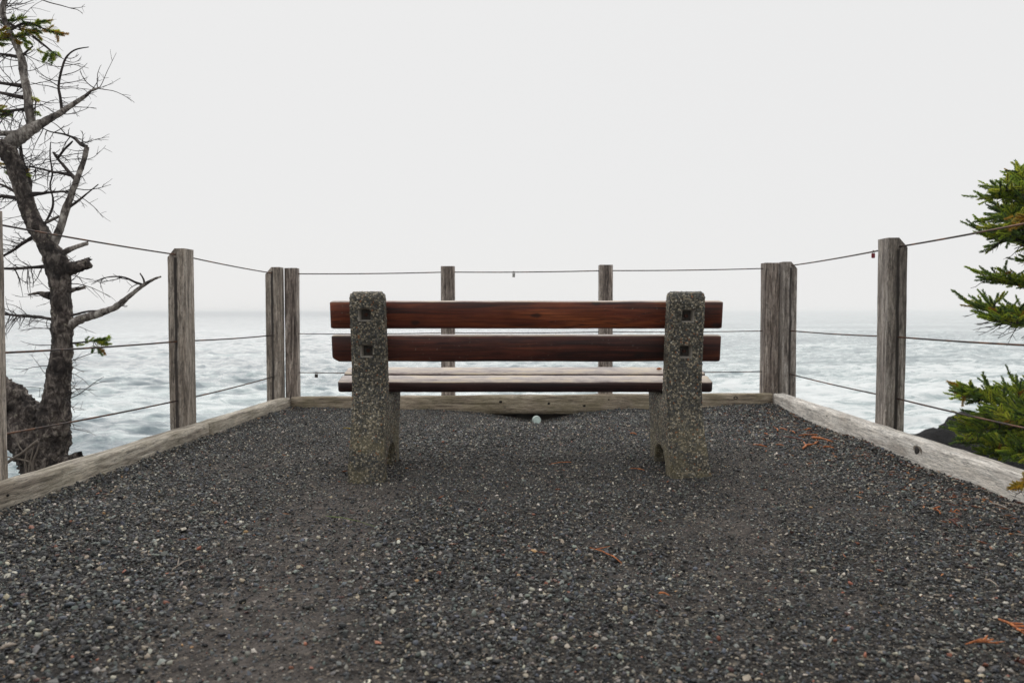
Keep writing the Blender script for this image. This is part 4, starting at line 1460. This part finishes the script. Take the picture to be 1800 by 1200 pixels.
limb('branch', [(55, 342, 9), (72, 340, 6), (92, 338, 4), (120, 336, 2)], M_twig, 8, 0.25, 5, seed=13.5, twigs=8, tw_len=(20, 50), tw_dir=[(1, 0.3), (1, -0.3)])
limb('branch', [(72, 408, 5), (82, 388, 4.5), (92, 366, 4), (93, 348, 3.5), (88, 326, 3), (92, 305, 3), (88, 275, 2.5), (89, 250, 1.6)], M_twig, 8, 0.2, 5, seed=14.0, depth=TD + 0.15, twigs=8, tw_len=(20, 45))
limb('branch', [(70, 396, 5), (88, 388, 5), (104, 380, 4.5)], M_bark_grey, 8, 0.15, 4, seed=14.5)
limb('branch', [(122, 574, 15), (134, 564, 15), (147, 559, 14), (165, 554, 13), (182, 548, 12.5), (204, 539, 11), (225, 522, 9), (251, 502, 6.5), (270, 491, 4.5), (283, 486, 3)], M_bark_grey, 12, 0.25, 6, seed=15.0, twigs=3, tw_len=(10, 30), label='long pale limb reaching towards the next post')
limb('branch', [(252, 501, 5), (238, 496, 4), (220, 488, 3), (200, 486, 2.4), (178, 490, 1.6), (160, 500, 1)], M_twig, 8, 0.2, 5, seed=16.0, twigs=5, tw_len=(15, 40), tw_dir=[(-1, -0.3)])
limb('branch', [(254, 500, 4), (252, 490, 3), (246, 480, 2)], M_bark_grey, 8, 0.2, 4, seed=16.5)
limb('branch', [(118, 556, 6), (135, 552, 4), (155, 547, 3.5), (180, 546, 2)], M_twig, 8, 0.2, 5, seed=16.8)
limb('branch', [(95, 562, 6), (75, 558, 5), (50, 556, 4.5), (25, 554, 4.5), (-10, 550, 4)], M_twig, 8, 0.2, 5, seed=17.0, twigs=22, tw_len=(20, 50), tw_dir=[(-0.6, -1), (-1, -0.3), (-1, 0.4)])
limb('branch', [(84, 468, 7), (55, 470, 5), (25, 472, 5), (-10, 472, 4)], M_twig, 8, 0.2, 5, seed=18.0, twigs=14, tw_len=(25, 60), tw_dir=[(-0.4, -1), (-1, 0.2), (0.3, -1)])
limb('branch', [(60, 415, 7), (40, 428, 5.5), (20, 442, 5), (-10, 458, 4)], M_twig, 8, 0.2, 5, seed=19.0, twigs=14, tw_len=(20, 55), tw_dir=[(-1, 0.2), (-1, -0.1)])
limb('branch', [(40, 151, 8), (22, 149, 6), (0, 146, 5), (-30, 142, 4)], M_twig, 8, 0.2, 5, seed=20.0, twigs=8, tw_len=(20, 60), tw_dir=[(-0.5, -0.6), (-1, 0.3)])
limb('branch', [(42, 172, 8), (22, 168, 6), (0, 163, 5), (-30, 156, 4)], M_twig, 8, 0.2, 5, seed=21.0, twigs=8, tw_len=(20, 60), tw_dir=[(-0.5, -0.6), (-1, 0.3)])
limb('branch', [(45, 192, 6), (25, 194, 5), (0, 197, 4), (-30, 200, 3)], M_twig, 8, 0.2, 5, seed=22.0, twigs=12, tw_len=(30, 70), tw_dir=[(0.5, -0.8), (-0.6, -0.5), (-1, 0.4)])
limb('branch', [(40, 232, 12), (22, 234, 9), (0, 235, 8), (-30, 238, 6)], M_bark_grey, 8, 0.2, 5, seed=23.0, twigs=6, tw_len=(20, 50), tw_dir=[(-0.6, 0.7), (0.2, 1)])
limb('branch', [(32, 350, 9), (16, 346, 6), (0, 345, 5), (-30, 345, 4)], M_twig, 8, 0.2, 5, seed=24.0, twigs=8, tw_len=(20, 60), tw_dir=[(-1, -0.4), (-1, 0.5)])
limb('branch', [(28, 338, 6), (14, 330, 5), (0, 324, 4), (-20, 318, 3)], M_twig, 8, 0.2, 5, seed=24.5, twigs=6, tw_len=(20, 40), tw_dir=[(-1, 0.5), (-1, -0.4)])
limb('branch', [(30, 100, 7), (14, 97, 5), (0, 95, 4), (-20, 92, 3)], M_twig, 8, 0.2, 5, seed=25.0, twigs=4, tw_len=(20, 40), tw_dir=[(-1, -0.5)])
limb('branch', [(41, 96, 5), (50, 88, 3.5), (58, 81, 2.5)], M_twig, 8, 0.2, 4, seed=25.5)
limb('branch', [(60, -6, 2.5), (85, 4, 2), (108, 10, 1.6), (125, 15, 1.2)], M_twig, 6, 0.1, 5, seed=26.0, twigs=2, tw_len=(20, 40), tw_dir=[(1, -0.1)])


def dead_spray(main, seed, shoots, shoot_len=0.05, wid=5, yellow=0.25):
    rng = random.Random(seed)
    wood_a, leaf = Acc(), Acc()
    pts = [(P(px, py, TD), 0.5 * wid * S * (1 - 0.75 * i / (len(main) - 1))) for i, (px, py) in enumerate(main)]
    path = catmull(pts, 5)
    wood_a.tube([p for p, r in path], [r for p, r in path], 6, 0.2)
    for (px, py, dx, dy, ln) in shoots:
        b_ = P(px, py, TD + rng.uniform(-0.04, 0.04))
        d = Vector((dx, rng.uniform(-0.4, 0.4), dy))
        near_ = min((p for p, r in path), key=lambda p: (p - b_).length)
        wood_a.tube([near_, near_.lerp(b_, 0.5) + rand_unit(rng) * 0.004, b_ + d.normalized() * 0.004], [0.0022, 0.002, 0.0018], 5)
        add_shoot(leaf, wood_a, b_, d, ln * S, rng, pick_col(rng, yellow), nl=0.019, dens=2600)
        if ln > 15:
            for _ in range(2):
                e_ = Vector((d.x + rng.gauss(0, .4), d.y + rng.gauss(0, .4), d.z + rng.gauss(0.1, .35)))
                add_shoot(leaf, wood_a, b_ + d.normalized() * ln * S * rng.uniform(0.05, 0.4), e_, ln * S * 0.55, rng, pick_col(rng, yellow), nl=0.018, dens=2400)
    b = wood_a.build('branch', M_twig, dead)
    leaf.build('foliage', M_needle, b, False)


dead_spray([(20, 52), (35, 44), (50, 40), (75, 50), (100, 58), (114, 64)], 501,
           [(12, 38, 1, .1, 22), (0, 40, 1, -.05, 20), (28, 34, .6, .2, 16), (36, 42, 1, -.2, 22), (45, 52, 1, -.5, 20), (62, 42, 1, .1, 26), (66, 39, 1, .05, 24), (72, 54, 1, -.1, 26), (82, 55, 1, -.2, 26), (95, 58, 1, -.15, 22),
            (100, 60, .3, -1, 14), (55, 48, 1, -.6, 18), (60, 58, .8, -.8, 14), (38, 50, .5, -.4, 18), (52, 40, 1, -.5, 18), (66, 62, .6, -1, 12)], 6)
dead_spray([(20, 68), (0, 66), (-15, 64)], 502,
           [(0, 60, 1, -.2, 22), (-8, 66, 1, .1, 26), (-8, 72, 1, 0, 26), (20, 62, 1, -.3, 22), (30, 60, 1, -.2, 22), (24, 70, .9, -.6, 18), (-6, 56, 1, .1, 22), (38, 70, 1, -.5, 18), (42, 76, .8, -.9, 16), (-8, 78, 1, .1, 18), (30, 64, 1, .3, 16)], 5, yellow=0.45)
dead_spray([(58, 64), (78, 80), (98, 96), (112, 104)], 503, [(95, 90, -.5, -1, 20), (100, 96, -.3, -.6, 18), (86, 88, -.3, -1, 26), (64, 88, 1, -.5, 12), (100, 92, .5, -.5, 10)], 3, yellow=0.1)
dead_spray([(45, 176), (55, 175), (64, 178)], 504, [(55, 172, 1, -.3, 12), (58, 176, 1, -.4, 10), (58, 198, 1, -.2, 14), (60, 200, 1, -.3, 10)], 2)
dead_spray([(20, 195), (8, 200), (-5, 203)], 505, [(-4, 194, 1, -.2, 18), (4, 198, 1, -.4, 16), (-2, 204, 1, 0, 16), (-6, 186, 1, -.1, 14)], 3, yellow=0.3)
dead_spray([(24, 300), (10, 296), (-5, 290)], 506, [(-4, 288, 1, -.1, 12), (8, 300, .6, -.6, 12), (46, 306, .6, -.3, 8), (46, 300, .8, 0, 8)], 3, yellow=0.4)
dead_spray([(118, 604), (140, 602), (158, 600), (176, 601)], 507,
           [(132, 606, 1, -.1, 14), (150, 604, .6, .5, 14), (160, 600, 1, .15, 22), (172, 600, 1, .2, 22), (176, 604, 1, -.1, 22), (170, 602, 1, -.3, 18), (172, 608, .2, -1, 18), (165, 606, -.2, -1, 14), (178, 610, .3, -1, 14), (150, 600, .4, .8, 8), (182, 598, .6, .5, 12)], 4, yellow=0.1)

# thin bare shrub at the foot of the dead tree
shrub = empty('bare_shrub', 'thin leafless shrub with pale stems at the foot of the dead tree', 'shrub', (0, 0, 0))
for pts in ([(6, 818, 5), (22, 806, 5), (40, 795, 5), (56, 782, 5), (66, 775, 6)], [(48, 850, 3), (46, 826, 3), (44, 812, 3), (46, 798, 2.5), (48, 780, 2)], [(58, 850, 4), (58, 826, 4), (54, 813, 3.5), (40, 808, 3), (24, 805, 2.5), (10, 802, 2)],
            [(56, 840, 3), (58, 812, 3), (64, 796, 3), (68, 782, 2.5)], [(50, 845, 3), (52, 818, 2.8), (56, 800, 2.4), (59, 784, 1.8)], [(40, 793, 3), (33, 783, 2.2), (29, 772, 1.6)]):
    limb('stem', [(p[0], p[1], p[2]) for p in pts], M_dry, 6, 0.15, 5, depth=4.2, parent=shrub)


# ------------------------------------------------------------------ litter on the gravel
def gpt(px, py, up=0.006):
    p = G(px, py, 0.0)
    z = float(ground_z(np.array([p.x]), np.array([p.y]))[0])
    p = G(px, py, z + up)
    return p


def strip(name, label, cat, a, b, w, mat, seed, group=None, flat=0.45, bend=0.035, forks=0, up=0.010):
    """a sliver of bark or a twig lying on the stones between two pixel points"""
    rng = random.Random(seed)
    p, q = gpt(a[0], a[1], up), gpt(b[0], b[1], up)
    L = (q - p).length
    side = Vector((-(q - p).y, (q - p).x, 0)).normalized()
    acc = Acc()
    pts = []
    for k in range(7):
        t = k / 6
        pts.append(p.lerp(q, t) + side * (bend * L * math.sin(t * math.pi) * rng.uniform(0.6, 1.2) + rng.uniform(-0.02, 0.02) * L) + Vector((0, 0, 0.004 * math.sin(t * 3.1))))
    acc.tube(pts, [w * 0.72 * (0.45 + 0.55 * math.sin(0.35 + 2.4 * k / 6)) * rng.uniform(0.75, 1.2) for k in range(7)], 5, 0.6, seed)
    for f in range(forks):
        k = rng.randrange(1, 6)
        d = ((pts[k + 1] - pts[k]).normalized() + side * rng.choice((-1, 1)) * rng.uniform(0.4, 1.0)).normalized()
        e = [pts[k] + d * (L * 0.3 * s / 3) + Vector((0, 0, 0.004 * s)) for s in range(4)]
        acc.tube(e, [w * 0.6, w * 0.55, w * 0.45, w * 0.25], 5, 0.3, seed + f)
    c = p.lerp(q, 0.5)
    vs = [(v[0] - c.x, v[1] - c.y, (v[2] - c.z) * 1.0) for v in acc.v]
    o = link_mesh(name, vs, acc.f, mat, None, True)
    o.location = c
    tag(o, label, cat, group)
    return o


GB = 'bark strips on the gravel by the right beam'
strip('bark_strip', 'dark red brown stick among the orange bark strips', 'bark strip', (1376, 767), (1410, 773), 0.010, M_rust, 1, GB)
strip('bark_strip', 'longest bright orange bark strip lying near the silver beam', 'bark strip', (1426, 768), (1465, 776), 0.009, M_orange, 2, GB)
strip('bark_strip', 'straight orange bark strip behind the longest one', 'bark strip', (1404, 765), (1437, 764), 0.007, M_orange, 3, GB)
strip('bark_strip', 'forked orange bark strip in front of the dark stick', 'bark strip', (1410, 788), (1430, 780), 0.008, M_orange, 4, GB, forks=2)
strip('bark_strip', 'slim orange bark strip nearest the silver beam', 'bark strip', (1446, 785), (1466, 787), 0.007, M_orange, 5, GB)
strip('bark_strip', 'thin orange bark strip farthest left of the cluster', 'bark strip', (1324, 781), (1348, 785), 0.006, M_orange, 6, GB)
CHIPS = (((1364, 781), (1378, 783), 'orange bark chip just left of the forked orange strip'), ((1361, 751), (1368, 757), 'small orange bark chip farthest back and left of the cluster'),
         ((1371, 752), (1383, 756), 'orange bark chip beside the rearmost small chip'), ((1388, 757), (1398, 761), 'pale orange bark chip behind the dark red stick'),
         ((1417, 755), (1427, 753), 'orange bark chip behind the straight strip near the silver beam'), ((1343, 761), (1350, 764), 'tiny round orange bark chip left of the dark red stick'),
         ((1432, 780), (1440, 776), 'tiny orange bark chip in front of the longest strip'))
for k, (a, b, lb) in enumerate(CHIPS):
    strip('bark_strip', lb, 'bark strip', a, b, 0.006, M_orange, 20 + k, GB)
GC = 'dry orange spruce sprigs on the gravel'
strip('dry_sprig', 'branching dry orange sprig low at the right of the gravel', 'dry sprig', (1697, 1131), (1756, 1131), 0.0034, M_orange, 41, GC, forks=7)
strip('dry_sprig', 'large dry orange sprig cut by the right picture edge', 'dry sprig', (1757, 1087), (1808, 1120), 0.0055, M_orange, 42, GC, forks=7)
strip('dry_sprig', 'dry orange sprig below the large one near the bottom corner', 'dry sprig', (1782, 1160), (1815, 1175), 0.0055, M_rust, 43, GC, forks=5)
strip('dry_sprig', 'small orange sprig by the twigs under the silver beam', 'dry sprig', (1640, 893), (1653, 902), 0.005, M_orange, 44, GC, forks=4)
strip('dry_sprig', 'reddish sprig just right of the small orange sprig', 'dry sprig', (1668, 899), (1684, 903), 0.004, M_orange, 45, GC, forks=4)
strip('dry_sprig', 'reddish sprig in front of the small orange sprigs', 'dry sprig', (1668, 912), (1683, 924), 0.0045, M_rust, 46, GC, forks=4)
strip('twig', 'short bleached twig on the gravel under the silver beam', 'twig', (1657, 879), (1681, 884), 0.0035, M_pale, 51, 'twigs on the gravel', bend=0.04)
strip('twig', 'long bleached sliver lying beside the foot of the silver beam', 'twig', (1738, 883), (1773, 894), 0.0045, M_pale, 52, 'twigs on the gravel', bend=0.02)
strip('twig', 'bleached sliver tight against the silver beam at the picture edge', 'twig', (1760, 881), (1806, 894), 0.003, M_pale, 53, 'twigs on the gravel', bend=0.02)
strip('twig', 'pale twig stub ending in a light stone at the right', 'twig', (1732, 1017), (1754, 1031), 0.0035, M_pale, 54, 'twigs on the gravel', bend=0.05)
strip('twig', 'bent orange brown twig in front of the bench', 'twig', (1036, 962), (1093, 989), 0.0028, M_orange, 55, 'twigs on the gravel', bend=0.06, forks=1)
strip('twig', 'short orange chip in the open gravel right of the bent twig', 'twig', (1158, 1042), (1176, 1046), 0.004, M_orange, 56, 'twigs on the gravel')
strip('twig', 'thin dark twig in the open gravel at right of centre', 'twig', (1168, 1056), (1187, 1078), 0.0022, M_darktwig, 57, 'twigs on the gravel')
strip('twig', 'forked pale twig on the gravel at the left', 'twig', (301, 1003), (336, 982), 0.0032, M_pale, 58, 'twigs on the gravel', bend=0.03, forks=1)
strip('twig', 'pale chip lying at the left edge of the gravel', 'twig', (0, 1140), (28, 1132), 0.005, M_pale, 59, 'twigs on the gravel', bend=0.02)
strip('twig', 'thin orange twig between the bench legs', 'twig', (965, 816), (1004, 812), 0.0035, M_orange, 60, 'twigs on the gravel', bend=0.05)
strip('twig', 'thin orange twig beside the right bench leg', 'twig', (1106, 823), (1133, 826), 0.003, M_orange, 61, 'twigs on the gravel', bend=0.05)
strip('grass_blade', 'single green grass blade lying on the gravel', 'grass blade', (574, 906), (660, 925), 0.0024, M_green, 62, bend=0.02)
strip('yellow_leaf', 'yellow leaf sliver beside the left bench leg', 'leaf', (604, 752), (618, 754), 0.007, simple('yellow_leaf', (0.42, 0.30, 0.03), 0.6, var=0.4), 63)
strip('orange_leaf', 'orange leaf on the gravel between the bench legs near the right leg', 'leaf', (1108, 761), (1119, 763), 0.007, M_orange, 64)
# fallen spruce needles and bark crumbs along the foot of the silver beam
lit = Acc()
rng_ = random.Random(77)
for k in range(760):
    y = rng_.uniform(2.3, 6.2)
    dd = abs(rng_.gauss(0, 0.28)) + 0.01
    if k > 620:
        dd = rng_.uniform(0.1, 3.8)
    x = beam_x(1, y) - dd
    z = float(ground_z(np.array([x]), np.array([y]))[0]) + 0.008 + (0.012 if dd < 0.1 else 0)
    a_ = rng_.uniform(0, 6.283)
    L = rng_.uniform(0.006, 0.022)
    w = rng_.uniform(0.0012, 0.0032)
    dx, dy = math.cos(a_) * L, math.sin(a_) * L
    nx_, ny_ = -math.sin(a_) * w, math.cos(a_) * w
    cl = rng_.choice(((0.30, 0.10, 0.04), (0.20, 0.07, 0.035), (0.42, 0.17, 0.06), (0.12, 0.05, 0.035), (0.40, 0.33, 0.26)))
    lit.add([(x - dx, y - dy, z), (x + nx_, y + ny_, z + w), (x + dx, y + dy, z + rng_.uniform(0, 0.005)), (x - nx_, y - ny_, z + w), (x, y, z - w)],
            [(0, 1, 3), (1, 2, 3), (0, 4, 1), (1, 4, 2), (2, 4, 3), (3, 4, 0)], cl)
ml, ntl, bl_, ol_ = new_mat('needle_litter_brown')
atl = nd(ntl, 'ShaderNodeAttribute', attribute_name='tint')
ntl.links.new(atl.outputs['Color'], bl_.inputs['Base Color'])
bl_.inputs['Roughness'].default_value = 0.8
tag(lit.build('needle_litter', ml, None, False), 'rusty fallen needles and bark crumbs along the silver beam', 'litter', None, 'stuff')

# the leaf left on the seat
lf = Acc()
lf.tube([(-0.014, 0, 0), (-0.006, 0.003, 0.003), (0.004, 0.0, 0.004), (0.014, -0.003, 0.002)], [0.002, 0.006, 0.006, 0.0015], 6, 0.3, 2.0)
o = lf.build('fallen_leaf', M_orange)
q = P(1158, 651, 4.27)
o.location = (q.x, 4.26, 0.450 + (4.26 - 4.185) * 0.198 + 0.004)
tag(o, 'tiny orange leaf lying on the seat beside the right leg', 'leaf')

# cup lying in the hollow under the far beam, base towards the lens
cup = empty('cup', 'pale mint cup end lying in the hollow under the far beam', 'cup', (0, 0, 0))
cb = Acc()
q = P(944, 738, 6.1)
n = 24
rings = [(0.0, -0.0), (0.020, 0.0), (0.0225, 0.002), (0.0235, -0.003), (0.0285, -0.004), (0.0298, 0.0), (0.0305, 0.02), (0.034, 0.085), (0.032, 0.085), (0.0285, 0.02)]
vs, fs = [], []
for (r_, yy) in rings:
    for k in range(n):
        a = 2 * math.pi * k / n
        vs.append((r_ * math.cos(a), yy, r_ * math.sin(a)))
for i in range(len(rings) - 1):
    for k in range(n):
        fs.append((i * n + k, i * n + (k + 1) % n, (i + 1) * n + (k + 1) % n, (i + 1) * n + k))
cb.add(vs, fs)
o = cb.build('cup_wall', M_cup, cup)
cup.location = (q.x, 6.1, q.z)
cup.rotation_euler = (R(-7), 0, R(2))

# ------------------------------------------------------------------ haze over the sea
bm = bmesh.new()
bmesh.ops.create_cube(bm, size=1)
for v in bm.verts:
    v.co = Vector((v.co.x * 7000, -320 + (v.co.y + 0.5) * 3700, -11.8 + (v.co.z + 0.5) * (11.8 + 3.0)))
me = bpy.data.meshes.new('haze')
bm.to_mesh(me)
bm.free()
hm = bpy.data.materials.new('sea_haze')
hm.use_nodes = True
hn = hm.node_tree
hn.nodes.clear()
ho = hn.nodes.new('ShaderNodeOutputMaterial')
pv = hn.nodes.new('ShaderNodeVolumePrincipled')
pv.inputs['Color'].default_value = (1.0, 1.0, 1.0, 1)
pv.inputs['Density'].default_value = 0.0009
pv.inputs['Anisotropy'].default_value = 0.0
hn.links.new(pv.outputs[0], ho.inputs['Volume'])
me.materials.append(hm)
hz = bpy.data.objects.new('haze', me)
COL.objects.link(hz)
hz['kind'] = 'stuff'
